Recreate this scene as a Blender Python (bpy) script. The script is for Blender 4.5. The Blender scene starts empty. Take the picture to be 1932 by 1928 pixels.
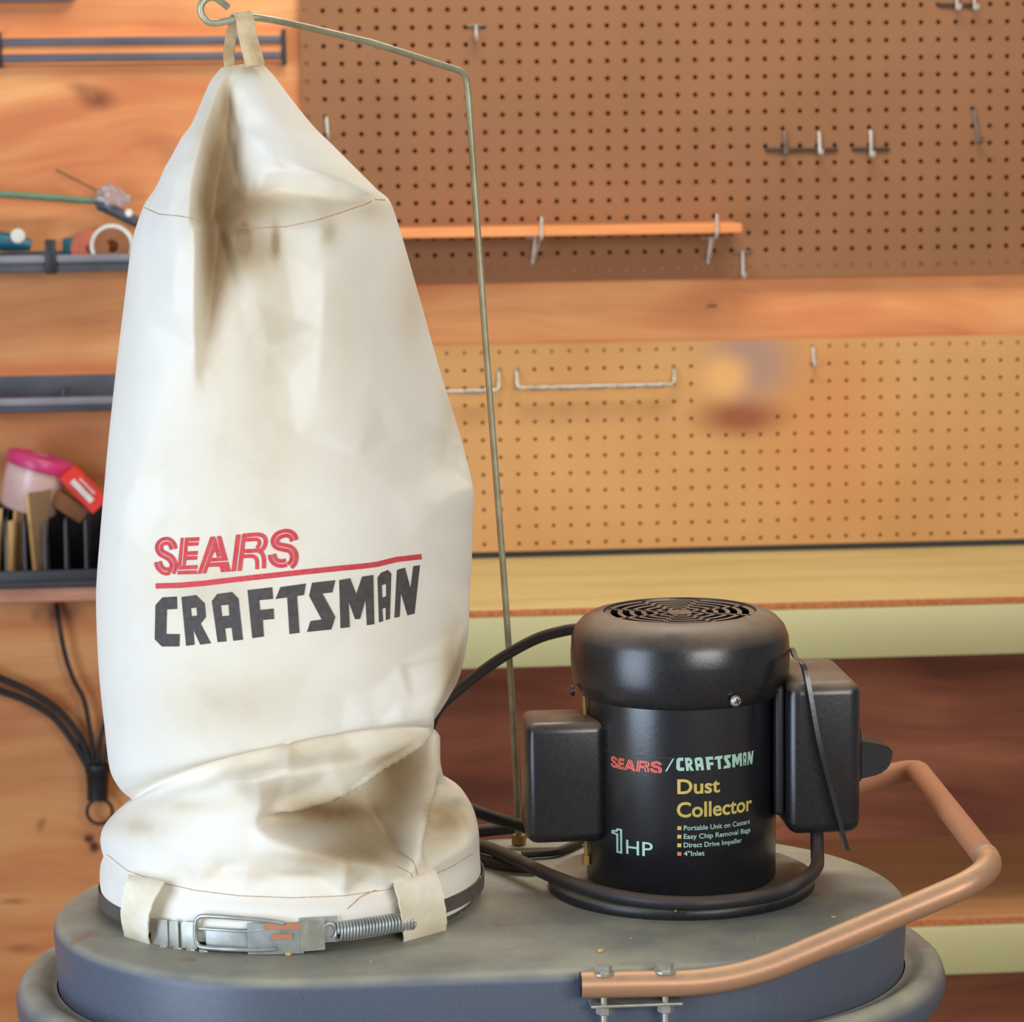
import bpy, bmesh, math, random
from mathutils import Vector as V, Matrix
from mathutils.bvhtree import BVHTree
from mathutils.geometry import delaunay_2d_cdt
random.seed(4)
COL = bpy.context.scene.collection
PI = math.pi
# ---------------------------------------------------------------- camera model
F = 5500.0; YAW = math.radians(4.5); PIT = math.radians(7.7); ROLL = 0.013
CAM = V((0, -4.25, 1.54))
fw = V((math.sin(YAW)*math.cos(PIT), math.cos(YAW)*math.cos(PIT), -math.sin(PIT)))
r0 = V((math.cos(YAW), -math.sin(YAW), 0)); u0 = r0.cross(fw)
RT = r0*math.cos(ROLL) - u0*math.sin(ROLL); UP = r0*math.sin(ROLL) + u0*math.cos(ROLL)
def ray(x, y): return RT*((x-966)/F) + UP*(-(y-964)/F) + fw
def at(x, y, ax, val):
    r = ray(x, y); return CAM + r*((val-CAM[ax])/r[ax])
def proj(p):
    d = V(p)-CAM; z = d.dot(fw); return (966+F*d.dot(RT)/z, 964-F*d.dot(UP)/z)
def wp(x, y, off=0.0): return at(x, y, 1, -off)       # a point `off` metres in front of the plywood wall
def cyl(x, y, cx, cy, R):                             # where the line of sight meets an upright cylinder
    r = ray(x, y); a = r.x*r.x+r.y*r.y; ox = CAM.x-cx; oy = CAM.y-cy
    b = ox*r.x+oy*r.y; c = ox*ox+oy*oy-R*R; D = max(0, b*b-a*c)
    return CAM + r*((-b-math.sqrt(D))/a)
# ---------------------------------------------------------------- materials
def lin(c):
    return tuple(((v/255)/12.92 if v/255 <= .04045 else ((v/255+.055)/1.055)**2.4) for v in c)+(1,)
def newmat(name, rough=.6, metal=0, spec=.5):
    m = bpy.data.materials.new(name); m.use_nodes = True
    b = m.node_tree.nodes['Principled BSDF']
    b.inputs['Roughness'].default_value = rough; b.inputs['Metallic'].default_value = metal
    b.inputs['Specular IOR Level'].default_value = spec
    return m, m.node_tree.nodes, m.node_tree.links, b
def N(nt, t, **k):
    n = nt.new(t)
    for a, v in k.items():
        if a in n.inputs: n.inputs[a].default_value = v
        else: setattr(n, a, v)
    return n
def coords(nt, lk, scale=(1, 1, 1), loc=(0, 0, 0), rot=(0, 0, 0)):
    tc = nt.new('ShaderNodeTexCoord'); mp = nt.new('ShaderNodeMapping')
    mp.inputs['Scale'].default_value = scale; mp.inputs['Location'].default_value = loc; mp.inputs['Rotation'].default_value = rot
    lk.new(tc.outputs['Object'], mp.inputs['Vector']); return mp.outputs['Vector']
def noise(nt, lk, vec, scale, detail=4, rough=.55, dist=0):
    n = nt.new('ShaderNodeTexNoise'); n.inputs['Scale'].default_value = scale; n.inputs['Detail'].default_value = detail
    n.inputs['Roughness'].default_value = rough; n.inputs['Distortion'].default_value = dist
    lk.new(vec, n.inputs['Vector']); return n.outputs['Fac']
def ramp(nt, lk, fac, stops, interp='LINEAR'):
    r = nt.new('ShaderNodeValToRGB'); cr = r.color_ramp; cr.interpolation = interp
    while len(cr.elements) > 1: cr.elements.remove(cr.elements[-1])
    for i, (p, c) in enumerate(stops):
        e = cr.elements[0] if i == 0 else cr.elements.new(p)
        e.position = p; e.color = c if len(c) == 4 else lin(c)
    lk.new(fac, r.inputs['Fac']); return r.outputs['Color']
def mix(nt, lk, fac, a, b, mode='MIX'):
    m = nt.new('ShaderNodeMix'); m.data_type = 'RGBA'; m.blend_type = mode
    for s, v in ((0, fac), (6, a), (7, b)):
        if hasattr(v, 'is_linked') or hasattr(v, 'links'): lk.new(v, m.inputs[s])
        else: m.inputs[s].default_value = v
    return m.outputs[2]
def math_(nt, lk, op, a, b=0.0, c=None):
    m = nt.new('ShaderNodeMath'); m.operation = op
    for i, v in enumerate((a, b) if c is None else (a, b, c)):
        if hasattr(v, 'links'): lk.new(v, m.inputs[i])
        else: m.inputs[i].default_value = v
    return m.outputs[0]
def bump(nt, lk, b, h, strength=.2, dist=.001):
    n = nt.new('ShaderNodeBump'); n.inputs['Strength'].default_value = strength; n.inputs['Distance'].default_value = dist
    lk.new(h, n.inputs['Height']); lk.new(n.outputs['Normal'], b.inputs['Normal'])
def simple(name, c, rough=.6, metal=0, c2=None, scale=30, spec=.5, bmp=0, lo=.35, hi=.65, stretch=(1, 1, 1)):
    m, nt, lk, b = newmat(name, rough, metal, spec)
    v = coords(nt, lk, stretch); f = noise(nt, lk, v, scale)
    if c2 is None: c2 = tuple(int(x*.88) for x in c)
    lk.new(ramp(nt, lk, f, [(lo, c), (hi, c2)]), b.inputs['Base Color'])
    if bmp: bump(nt, lk, b, noise(nt, lk, v, scale*4), bmp, .001)
    return m
def wpos(nt): return nt.new('ShaderNodeNewGeometry').outputs['Position']
def spot(nt, lk, vec, cx, cz, rx, rz, ang=0):          # 1 inside an ellipse in the wall's x-z plane, fading out
    mp = nt.new('ShaderNodeMapping'); mp.vector_type = 'TEXTURE'
    mp.inputs['Location'].default_value = (cx, 0, cz); mp.inputs['Rotation'].default_value = (0, ang, 0); mp.inputs['Scale'].default_value = (rx, 10, rz)
    lk.new(vec, mp.inputs['Vector'])
    ln = nt.new('ShaderNodeVectorMath'); ln.operation = 'LENGTH'; lk.new(mp.outputs[0], ln.inputs[0])
    mr = nt.new('ShaderNodeMapRange'); mr.interpolation_type = 'SMOOTHSTEP'
    mr.inputs[1].default_value = 1.0; mr.inputs[2].default_value = .0; mr.inputs[3].default_value = 0; mr.inputs[4].default_value = 1
    lk.new(ln.outputs['Value'], mr.inputs[0]); return mr.outputs[0]
def plywood(name, light, mid, dark, knots, seed=0, red=(176, 84, 44)):
    m, nt, lk, b = newmat(name, .55, 0, .35)
    raw = wpos(nt)
    warp = nt.new('ShaderNodeTexNoise'); warp.inputs['Scale'].default_value = 2.2; warp.inputs['Detail'].default_value = 2
    lk.new(coords(nt, lk, (1, 1, 1.6), (seed, 0, seed)), warp.inputs['Vector'])
    vm = nt.new('ShaderNodeVectorMath'); vm.operation = 'MULTIPLY_ADD'
    lk.new(warp.outputs['Color'], vm.inputs[0]); vm.inputs[1].default_value = (.10, 0, .15); lk.new(raw, vm.inputs[2])
    src = vm.outputs[0]
    mp = nt.new('ShaderNodeMapping'); mp.inputs['Scale'].default_value = (1.1, 1, 9); lk.new(src, mp.inputs['Vector'])
    big = noise(nt, lk, mp.outputs[0], 1.6, 3, .5)
    mp2 = nt.new('ShaderNodeMapping'); mp2.inputs['Scale'].default_value = (2.5, 1, 60); lk.new(src, mp2.inputs['Vector'])
    fine = noise(nt, lk, mp2.outputs[0], 2.2, 4, .6)
    c = ramp(nt, lk, big, [(.3, light), (.5, mid), (.66, dark)])
    c = mix(nt, lk, math_(nt, lk, 'MULTIPLY', ramp(nt, lk, fine, [(.42, (0, 0, 0)), (.75, (255, 255, 255))]), .42), c, lin(dark))
    cl = noise(nt, lk, coords(nt, lk, (1.2, 1, 1.8), (seed+3, 0, 1)), 2.6, 2)
    c = mix(nt, lk, math_(nt, lk, 'MULTIPLY', ramp(nt, lk, cl, [(.45, (0, 0, 0)), (.68, (255, 255, 255))]), .5), c, lin(red))
    jit = noise(nt, lk, raw, 55, 2)
    for (px, py, rx, rz, ang, k) in knots:
        q = at(px, py, 1, 0)
        f = math_(nt, lk, 'MULTIPLY', spot(nt, lk, src if False else raw, q.x, q.z, rx, rz, ang), k)
        f = math_(nt, lk, 'MULTIPLY', f, math_(nt, lk, 'ADD', jit, .45))
        c = mix(nt, lk, f, c, lin((96, 42, 20)))
    lk.new(c, b.inputs['Base Color']); bump(nt, lk, b, fine, .12, .001)
    return m
M = {}
M['plywood'] = plywood('plywood', (236, 172, 110), (224, 152, 92), (200, 118, 70),
    [(182, 186, .045, .026, .2, .75), (150, 165, .03, .014, .2, .4), (318, 285, .07, .03, .5, .25), (112, 1155, .05, .03, 0, .9), (68, 1160, .012, .014, 0, .4),
     (168, 1582, .012, .012, 0, 1.3), (178, 1598, .012, .014, 0, 1.3), (78, 1555, .01, .02, .4, .5), (40, 1790, .04, .012, .1, .4), (25, 1700, .03, .008, 0, .5),
     (1815, 1560, .03, .012, 0, .6), (1000, 1465, .03, .012, 0, .8), (905, 705, .03, .02, 0, .2), (175, 810, .06, .03, 0, .3)], 0)
M['back'] = plywood('shaded plywood', (172, 104, 70), (148, 84, 54), (104, 54, 34), [(1815, 1560, .03, .012, 0, .6), (1000, 1465, .03, .012, 0, .8)], 5, red=(104, 48, 30))  # darkened plywood for the added panel, painting in the shade under the bench
def board(name, a, b2, smudge=False):
    m, nt, lk, b = newmat(name, .7, 0, .3)
    v = coords(nt, lk); f = noise(nt, lk, v, 5, 3)
    c = ramp(nt, lk, f, [(.35, a), (.65, b2)])
    g = noise(nt, lk, coords(nt, lk, (1, 1, 3)), 160, 3)
    c = mix(nt, lk, math_(nt, lk, 'MULTIPLY', g, .22), c, lin(tuple(int(x*.72) for x in a)))
    if smudge:
        mottle = noise(nt, lk, v, 9, 2)
        for (px, py, rx, rz, col, k) in [(1560, 800, .16, .22, (205, 122, 66), .45), (1398, 786, .10, .045, (140, 74, 46), 1.0),
                                         (1415, 685, .095, .085, (166, 130, 114), 1.15), (1368, 710, .055, .05, (222, 168, 102), 1.1)]:
            q = wp(px, py, .018); c = mix(nt, lk, math_(nt, lk, 'MINIMUM', math_(nt, lk, 'MULTIPLY', spot(nt, lk, wpos(nt), q.x, q.z, rx, rz), k), .9), c, lin(col))
    lk.new(c, b.inputs['Base Color']); bump(nt, lk, b, g, .1, .0005)
    return m
M['peg_upper'] = board('hardboard brown', (149, 102, 68), (142, 97, 62))
M['peg_lower'] = board('hardboard tan', (206, 155, 98), (196, 143, 86), True)
M['bench'] = simple('bench laminate wood', (206, 186, 128), .5, 0, (196, 170, 108), 3, stretch=(1, 6, 6))
M['bench_low'] = simple('lower shelf wood', (206, 150, 98), .55, 0, (188, 130, 84), 3, stretch=(1, 6, 6))
M['pinkwood'] = simple('pinkish shelf wood', (190, 138, 112), .7, 0, (168, 112, 88), 8, stretch=(1, 6, 8))
M['chip'] = simple('chipboard edge', (200, 122, 66), .8, 0, (168, 94, 48), 160, bmp=.3)
M['beige'] = simple('beige enamel', (192, 181, 128), .45, 0, (186, 175, 122), 4)
M['concrete'] = simple('concrete', (140, 134, 124), .8, 0, (112, 106, 98), 6)
M['galv'] = simple('galvanised wire', (190, 194, 190), .36, .55, (160, 164, 158), 60)
M['rodm'] = simple('rod steel', (184, 182, 156), .42, .4, (156, 150, 120), 40)
M['white_wire'] = simple('pale wire', (214, 208, 198), .4, .3, (190, 182, 170), 60)
M['grey_wire'] = simple('dull wire', (134, 122, 112), .5, .4, (104, 92, 84), 60)
M['black_bar'] = simple('dark bar', (66, 50, 44), .6, 0)
M['slat'] = simple('shelf slat wood', (232, 150, 88), .6, 0, (214, 130, 70), 5, stretch=(1, 4, 8))
M['grey_pl'] = simple('grey plastic', (82, 82, 90), .6, 0, (62, 62, 70), 8)
M['dgrey_pl'] = simple('dark grey plastic', (52, 50, 54), .6, 0, (40, 38, 42), 8)
M['black_pl'] = simple('black plastic', (34, 33, 36), .45, 0, (26, 25, 28), 12)
M['lipm'] = simple('worn grey plastic', (138, 134, 140), .5, 0, (118, 114, 122), 8)
M['strip'] = simple('dull magnet steel', (98, 96, 104), .5, .3, (82, 80, 88), 8)
M['teal'] = simple('teal plastic', (10, 92, 108), .4); M['green'] = simple('green enamel', (104, 134, 108), .5, 0, (86, 116, 92), 20)
M['whitep'] = simple('white plastic', (226, 224, 214), .5); M['pink'] = simple('pink plastic', (214, 62, 120), .35)
M['red'] = simple('red card', (226, 44, 24), .5); M['kraft'] = simple('brown card', (150, 96, 60), .8, 0, (128, 78, 46), 20)
M['terra'] = simple('terracotta plastic', (186, 92, 60), .5); M['shim'] = simple('pale shim wood', (208, 168, 110), .7, 0, (180, 138, 84), 12)
M['shim_d'] = simple('weathered shim wood', (132, 100, 62), .8, 0, (110, 80, 48), 12)
M['bolt'] = simple('zinc bolt', (196, 196, 188), .36, .6, (170, 168, 150), 80)
M['collar'] = simple('brown grey collar', (104, 98, 92), .5, .2)
M['dust'] = simple('sawdust crumb', (226, 186, 120), .9)
def dusty(name, base, dust, rough, zdust=True, k=.8, scale=9, rust=None, metal=0, spec=.5):
    m, nt, lk, b = newmat(name, rough, metal, spec)
    v = coords(nt, lk); f = noise(nt, lk, v, scale, 5, .6)
    geo = nt.new('ShaderNodeNewGeometry'); sx = nt.new('ShaderNodeSeparateXYZ'); lk.new(geo.outputs['Normal'], sx.inputs[0])
    up = ramp(nt, lk, sx.outputs['Z'], [(.25, (0, 0, 0)), (.8, (255, 255, 255))])      # sawdust settles on what faces up
    d = math_(nt, lk, 'MULTIPLY', up, math_(nt, lk, 'MULTIPLY', ramp(nt, lk, f, [(.25, (120, 120, 120)), (.7, (255, 255, 255))]), k))
    c = mix(nt, lk, d, lin(base), lin(dust))
    if rust:
        r = ramp(nt, lk, noise(nt, lk, v, 22, 3), [(.66, (0, 0, 0)), (.74, (255, 255, 255))])
        c = mix(nt, lk, math_(nt, lk, 'MULTIPLY', math_(nt, lk, 'MULTIPLY', r, up), .5), c, lin(rust))
    g = ramp(nt, lk, noise(nt, lk, v, 420, 2), [(.4, (0, 0, 0)), (.8, (255, 255, 255))])
    c = mix(nt, lk, math_(nt, lk, 'MULTIPLY', g, .05), c, lin(dust))
    lk.new(c, b.inputs['Base Color'])
    rr = math_(nt, lk, 'MULTIPLY_ADD', d, .4, rough); lk.new(math_(nt, lk, 'MINIMUM', rr, .9), b.inputs['Roughness'])
    bump(nt, lk, b, noise(nt, lk, v, 300, 2), .12, .0006)
    return m
M['tank'] = dusty('grey tank enamel', (82, 89, 104), (188, 182, 154), .40, k=.85, rust=(150, 96, 62))
M['motor'] = dusty('black motor enamel', (20, 21, 27), (96, 82, 66), .30, k=.75, scale=14, spec=.9)
M['box'] = dusty('black box enamel', (22, 22, 27), (146, 122, 96), .30, k=.95, scale=14, spec=.7)
M['flange'] = dusty('flange enamel', (26, 26, 30), (158, 150, 126), .4, k=.95, scale=14)
M['cord'] = dusty('black rubber cord', (40, 38, 40), (112, 92, 74), .5, k=.75, scale=20)
M['copper'] = dusty('copper coloured tube', (190, 142, 108), (222, 184, 142), .42, k=.5, scale=60, metal=.4)
M['copper_matte'] = dusty('matte copper brown paint', (186, 124, 88), (196, 138, 98), .6, k=.6, scale=18)
M['ink_red'] = simple('red ink', (206, 62, 68), .8, 0, (214, 80, 84), 200)
M['ink_black'] = simple('charcoal ink', (74, 68, 66), .85, 0, (86, 80, 76), 220)
M['l_red'] = simple('coral print', (236, 104, 84), .5); M['l_mint'] = simple('pale mint print', (176, 214, 196), .5)
M['l_yel'] = simple('yellow print', (214, 190, 96), .5); M['l_or'] = simple('orange print', (226, 140, 84), .5)
M['thread'] = simple('brown thread', (180, 140, 108), .9, 0, (206, 176, 142), 300)
M['brass'] = simple('brass edge', (186, 150, 84), .5, .4)
def fabric():
    m, nt, lk, b = newmat('canvas', .85, 0, .2)
    v = coords(nt, lk)
    at_ = nt.new('ShaderNodeAttribute'); at_.attribute_name = 'stain_shade'
    f = noise(nt, lk, v, 7, 5, .6); f2 = noise(nt, lk, v, 26, 4, .65)
    s = math_(nt, lk, 'MULTIPLY', at_.outputs['Fac'], math_(nt, lk, 'MULTIPLY_ADD', f, .8, .55))
    s = math_(nt, lk, 'ADD', s, math_(nt, lk, 'MULTIPLY', ramp(nt, lk, f2, [(.45, (0, 0, 0)), (.75, (255, 255, 255))]), .06))
    c = ramp(nt, lk, s, [(0, (246, 242, 233)), (.30, (230, 219, 197)), (.6, (190, 170, 138)), (.85, (160, 132, 98)), (1, (132, 98, 68))])
    lk.new(c, b.inputs['Base Color'])
    w = noise(nt, lk, v, 900, 2); bump(nt, lk, b, w, .1, .0004)
    return m
M['canvas'] = fabric()
M['webbing'] = simple('cotton webbing', (246, 238, 218), .9, 0, (232, 218, 188), 40, bmp=.2)
M['webbing_d'] = simple('soiled cotton tape', (214, 190, 150), .9, 0, (180, 148, 106), 60, bmp=.2)
m, nt, lk, b = newmat('cloudy plastic', .25); b.inputs['Base Color'].default_value = lin((226, 186, 176)); b.inputs['Transmission Weight'].default_value = .15
lk.new(ramp(nt, lk, noise(nt, lk, coords(nt, lk), 12), [(.3, (240, 212, 208)), (.7, (226, 180, 170))]), b.inputs['Base Color']); M['cloudy'] = m
m, nt, lk, b = newmat('clear film', .15); b.inputs['Transmission Weight'].default_value = .75
lk.new(ramp(nt, lk, noise(nt, lk, coords(nt, lk), 30), [(.3, (240, 235, 235)), (.7, (216, 206, 206))]), b.inputs['Base Color']); M['film'] = m
# ---------------------------------------------------------------- object helpers
ORG = {}
def root_loc(o):
    while o.parent: o = o.parent
    return ORG[o.name]
def thing(name, label, cat, loc, group=None):
    o = bpy.data.objects.new(name, None); COL.objects.link(o); o.location = loc; o.empty_display_size = .05
    o['label'] = label; o['category'] = cat
    if group: o['group'] = group
    ORG[o.name] = V(loc); return o
def finish(bm, name, mat, smooth):
    bmesh.ops.remove_doubles(bm, verts=bm.verts, dist=1e-6)
    bmesh.ops.recalc_face_normals(bm, faces=bm.faces)
    me = bpy.data.meshes.new(name); bm.to_mesh(me); bm.free()
    for mm in (mat if isinstance(mat, (list, tuple)) else [mat]): me.materials.append(mm)
    if smooth:
        me.shade_smooth() if hasattr(me, 'shade_smooth') else None
        if smooth != 'all': me.set_sharp_from_angle(angle=math.radians(smooth if smooth is not True else 38))
    return me
def part(name, bm, mat, parent, smooth=True, label=None, keep=False):
    L = root_loc(parent)
    bmesh.ops.translate(bm, verts=bm.verts, vec=-L)
    o = bpy.data.objects.new(name, finish(bm, name, mat, smooth)); COL.objects.link(o); o.parent = parent
    if label: o['label'] = label
    return o
def single(name, label, cat, bm, mat, smooth=True, group=None):
    xs = [v.co for v in bm.verts]
    L = V(((min(c.x for c in xs)+max(c.x for c in xs))/2, (min(c.y for c in xs)+max(c.y for c in xs))/2, min(c.z for c in xs)))
    bmesh.ops.translate(bm, verts=bm.verts, vec=-L)
    o = bpy.data.objects.new(name, finish(bm, name, mat, smooth)); COL.objects.link(o); o.location = L; ORG[o.name] = L
    o['label'] = label; o['category'] = cat
    if group: o['group'] = group
    return o
def struct(name, bm, mat, smooth=False, label=None):
    o = bpy.data.objects.new(name, finish(bm, name, mat, smooth)); COL.objects.link(o); ORG[o.name] = V((0, 0, 0)); o['kind'] = 'structure'
    if label: o['label'] = label
    return o
def box(bm, a, b, bev=0, rot=None, c=None, seg=2, mi=0):
    a, b = V(a), V(b); lo = V((min(a[i], b[i]) for i in range(3))); hi = V((max(a[i], b[i]) for i in range(3)))
    t = bmesh.new(); bmesh.ops.create_cube(t, size=1)
    bmesh.ops.scale(t, vec=hi-lo, verts=t.verts)
    if bev: bmesh.ops.bevel(t, geom=t.edges[:], offset=min(bev, min(hi-lo)*.49), segments=seg, affect='EDGES', profile=.5)
    if rot is not None: bmesh.ops.rotate(t, verts=t.verts, cent=(0, 0, 0), matrix=rot)
    bmesh.ops.translate(t, verts=t.verts, vec=(lo+hi)/2 if c is None else V(c))
    for f in t.faces: f.material_index = mi
    me = bpy.data.meshes.new('t'); t.to_mesh(me); t.free(); bm.from_mesh(me); bpy.data.meshes.remove(me)
def B(*a, **k):
    bm = bmesh.new(); box(bm, *a, **k); return bm
def crom(pts, n=8):
    pts = [V(p) for p in pts]; P = [pts[0]*2-pts[1]]+pts+[pts[-1]*2-pts[-2]]; out = []
    for i in range(1, len(P)-2):
        a, b_, c, d = P[i-1:i+3]
        for k in range(n):
            t = k/n; out.append(.5*((2*b_)+(c-a)*t+(2*a-5*b_+4*c-d)*t*t+(3*b_-a-3*c+d)*t**3))
    out.append(pts[-1]); return out
def rounded(pts, r, n=6):                              # polyline with its corners rounded
    pts = [V(p) for p in pts]; out = [pts[0]]
    for i in range(1, len(pts)-1):
        a, b_, c = pts[i-1:i+2]; rr = min(r, (a-b_).length*.45, (c-b_).length*.45)
        p, q = b_+(a-b_).normalized()*rr, b_+(c-b_).normalized()*rr
        for k in range(n+1):
            t = k/n; out.append(p*(1-t)**2+b_*2*t*(1-t)+q*t*t)
    return out+[pts[-1]]
def tube(bm, pts, r, seg=12, caps=True, closed=False, hollow=0):
    pts = [V(p) for p in pts]; n = len(pts); rings = []; prev = None
    for i, p in enumerate(pts):
        if closed: t = (pts[(i+1) % n]-pts[i-1]).normalized()
        else: t = (pts[min(i+1, n-1)]-pts[max(i-1, 0)]).normalized()
        if prev is None:
            a = V((0, 0, 1)) if abs(t.z) < .9 else V((1, 0, 0)); nrm = (a-t*a.dot(t)).normalized()
        else: nrm = (prev-t*prev.dot(t)).normalized()
        prev = nrm; bi = t.cross(nrm); rr = r[i] if isinstance(r, (list, tuple)) else r
        rings.append([bm.verts.new(p+(nrm*math.cos(2*PI*k/seg)+bi*math.sin(2*PI*k/seg))*rr) for k in range(seg)])
    for i in range(n if closed else n-1):
        A, Bq = rings[i], rings[(i+1) % n]
        for k in range(seg): bm.faces.new((A[k], A[(k+1) % seg], Bq[(k+1) % seg], Bq[k]))
    if caps and not closed:
        for rg in (rings[0], rings[-1]): bm.faces.new(rg)
    return bm
def T(pts, r, **k): return tube(bmesh.new(), pts, r, **k)
def lathe(bm, prof, cx, cy, seg=96, a0=0, a1=2*PI, capends=True):
    full = abs(a1-a0-2*PI) < 1e-6; rings = []
    for r, z in prof:
        if r < 1e-6: rings.append([bm.verts.new((cx, cy, z))]*(seg if full else seg+1)); continue
        rings.append([bm.verts.new((cx+r*math.cos(a0+(a1-a0)*k/seg), cy+r*math.sin(a0+(a1-a0)*k/seg), z)) for k in range(seg if full else seg+1)])
    for A, Bq in zip(rings, rings[1:]):
        for k in range(seg):
            q = [A[k], A[(k+1) % len(A)], Bq[(k+1) % len(Bq)], Bq[k]]; u = []
            for v in q:
                if v not in u: u.append(v)
            if len(u) > 2: bm.faces.new(u)
    return bm
def cylinder(bm, p, q, r, seg=16, bev=0):
    p, q = V(p), V(q); d = (q-p).normalized()
    if bev: tube(bm, [p, p+d*1e-5, p+d*bev, q-d*bev, q-d*1e-5, q], [r-bev, r-bev, r, r, r-bev, r-bev], seg)
    else: tube(bm, [p, q], r, seg)
# ================================================================ THE ROOM
bm = bmesh.new(); box(bm, (-2.6, 0, 0), (3.4, .03, 2.6)); struct('wall_back', bm, M['plywood'], label='plywood wall behind the bench')
bm = bmesh.new(); box(bm, (-2.6, -6.5, -.04), (3.4, 0, 0)); struct('floor', bm, M['concrete'])
# ---- pegboards with real holes
OFF = .018
def pegboard(name, label, mat, o, xv, zv, i0, i1, j0, j1, xl, xr, zt, zb, rh, skip, group=None):
    # o: hole (0,0); xv, zv: one step right / down; cells i0..i1 x j0..j1; xl.. margins to the board's edges
    bm = bmesh.new(); th = V((0, .005, 0)); S = 16; pitch = xv.length
    sq = []
    for k in range(S):
        a = 2*PI*k/S+PI/4; c, s = math.cos(a), math.sin(a); m_ = max(abs(c), abs(s)); sq.append((.5*c/m_, .5*s/m_, c, s))
    def edge(i, j, x, y):      # stretches the outer cells to the board's edge
        u = i+x; w = j+y
        p = o+xv*u+zv*w
        if i == i0 and x < -.49: p.x = xl
        if i == i1 and x > .49: p.x = xr
        if j == j0 and y < -.49: p.z = zt
        if j == j1 and y > .49: p.z = zb
        return p
    for i in range(i0, i1+1):
        for j in range(j0, j1+1):
            c0 = o+xv*i+zv*j
            outer = [bm.verts.new(edge(i, j, a, b_)) for a, b_, _, _ in sq]
            if (i, j) in skip: bm.faces.new(outer); continue
            h = [bm.verts.new(c0+xv.normalized()*(c*rh)+zv.normalized()*(s*rh)) for _, _, c, s in sq]
            h2 = [bm.verts.new(v.co+th) for v in h]
            for k in range(S):
                k2 = (k+1) % S
                bm.faces.new((outer[k], outer[k2], h[k2], h[k])); bm.faces.new((h[k], h[k2], h2[k2], h2[k]))
    q = [V((xl, o.y, zt)), V((xr, o.y, zt)), V((xr, o.y, zb)), V((xl, o.y, zb))]
    for k in range(4):
        a, b_ = q[k], q[(k+1) % 4]; bm.faces.new([bm.verts.new(p) for p in (a, b_, b_+th, a+th)])
    ob = single(name, label, 'pegboard', bm, mat, False, group); return ob
U0 = wp(1244, 14, OFF); ux = (wp(1902, 8, OFF)-wp(576, 17, OFF))/40; uz = (wp(1252.7, 507, OFF)-U0)/15
ux.y = uz.y = 0; ux.z = 0; uz.x *= .4
def uh(i, j): return U0+ux*i+uz*j
pegboard('pegboard', 'large brown pegboard panel filling the upper right of the wall', M['peg_upper'], U0, ux, uz, -20, 25, -3, 15,
         wp(568, 100, OFF).x, 1.32, uh(0, -3).z+.02, wp(1300, 526, OFF).z, .0036, set())
L0 = wp(1304, 690.8, OFF); lx = (wp(1920, 679.5, OFF)-L0)/19; lz = (wp(1307.5, 1017.7, OFF)-L0)/10
lx.y = lz.y = 0; lx.z = 0; lz.x = 0
def lh(i, j): return L0+lx*i+lz*j
skip = {(i, j) for i in range(1, 7) for j in (-1, 0, 1, 2)} | {(i, 3) for i in range(1, 5)}
BZ_ = .896; LB = max(wp(1300, 1032, OFF).z, BZ_+.0045)
pegboard('pegboard', 'lighter tan pegboard panel just above the bench top, with smaller holes', M['peg_lower'], L0, lx, lz, -21, 22, -1, 10,
         lh(-21, 0).x-.012, lh(22, 0).x+.012, wp(1310, 643, OFF).z, LB, .0027, skip)
bm = bmesh.new(); box(bm, (.031, -.0115, BZ_+.0003), (1.70, -.0002, LB+.003)); struct('trim_gap_shade', bm, M['black_pl'], label='black strip added for the shade in the gap under the tan pegboard')  # added black strip, stands in for shade inside the gap
bm = bmesh.new()   # furring strips the boards are nailed to
box(bm, (wp(568, 0, OFF).x+.001, -.0128, uh(0, 15).z-.012), (1.31, 0, uh(0, 15).z+.003))
struct('trim_1', bm, M['plywood'])
bm = bmesh.new(); box(bm, (wp(568, 0, OFF).x+.001, -.0128, uh(0, 15).z+.0035), (uh(-20, 0).x+.003, 0, uh(0, -3).z)); struct('trim_2', bm, M['plywood'])
bm = bmesh.new(); box(bm, (lh(-21, 0).x, -.0128, lh(0, -1).z-.012), (lh(22, 0).x, 0, lh(0, -1).z+.004)); struct('trim_3', bm, M['peg_lower'])
# ---- workbench
BY = -.46; BZ = .896; SZ = .455
wb = thing('workbench', 'long beige-railed workbench with a pale wood top and a lower shelf, against the wall', 'workbench', (.7, -.25, 0))
bm = bmesh.new(); box(bm, (.03, BY, BZ-.009), (1.75, -.001, BZ), .0012)
part('worktop', bm, M['bench'], wb, False)
bm = bmesh.new(); box(bm, (.03, BY-.0035, BZ-.0105), (1.75, BY-.0003, BZ-.0012), .001); part('chipboard_edge', bm, M['chip'], wb, False, label='raw orange chipboard edge of the top')
bm = bmesh.new(); box(bm, (.03, BY-.006, BZ-.079), (1.75, BY+.02, BZ-.0108), .003); part('front_rail', bm, M['beige'], wb, label='beige enamelled steel rail')
part('shade_panel', B((.03, -.014, .02), (1.75, -.0008, BZ-.0095)), M['back'], wb, False, label='shaded plywood panel added at the back, under-bench shade put into its colour')
bm = bmesh.new(); box(bm, (.03, BY, SZ-.009), (1.75, -.0145, SZ), .0012); part('lower_shelf', bm, M['bench_low'], wb, False)
bm = bmesh.new(); box(bm, (.03, BY-.0035, SZ-.0105), (1.75, BY-.0003, SZ-.0012), .001); part('chipboard_edge', bm, M['chip'], wb, False)
bm = bmesh.new(); box(bm, (.03, BY-.006, SZ-.079), (1.75, BY+.02, SZ-.0108), .003); part('front_rail', bm, M['beige'], wb)
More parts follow.
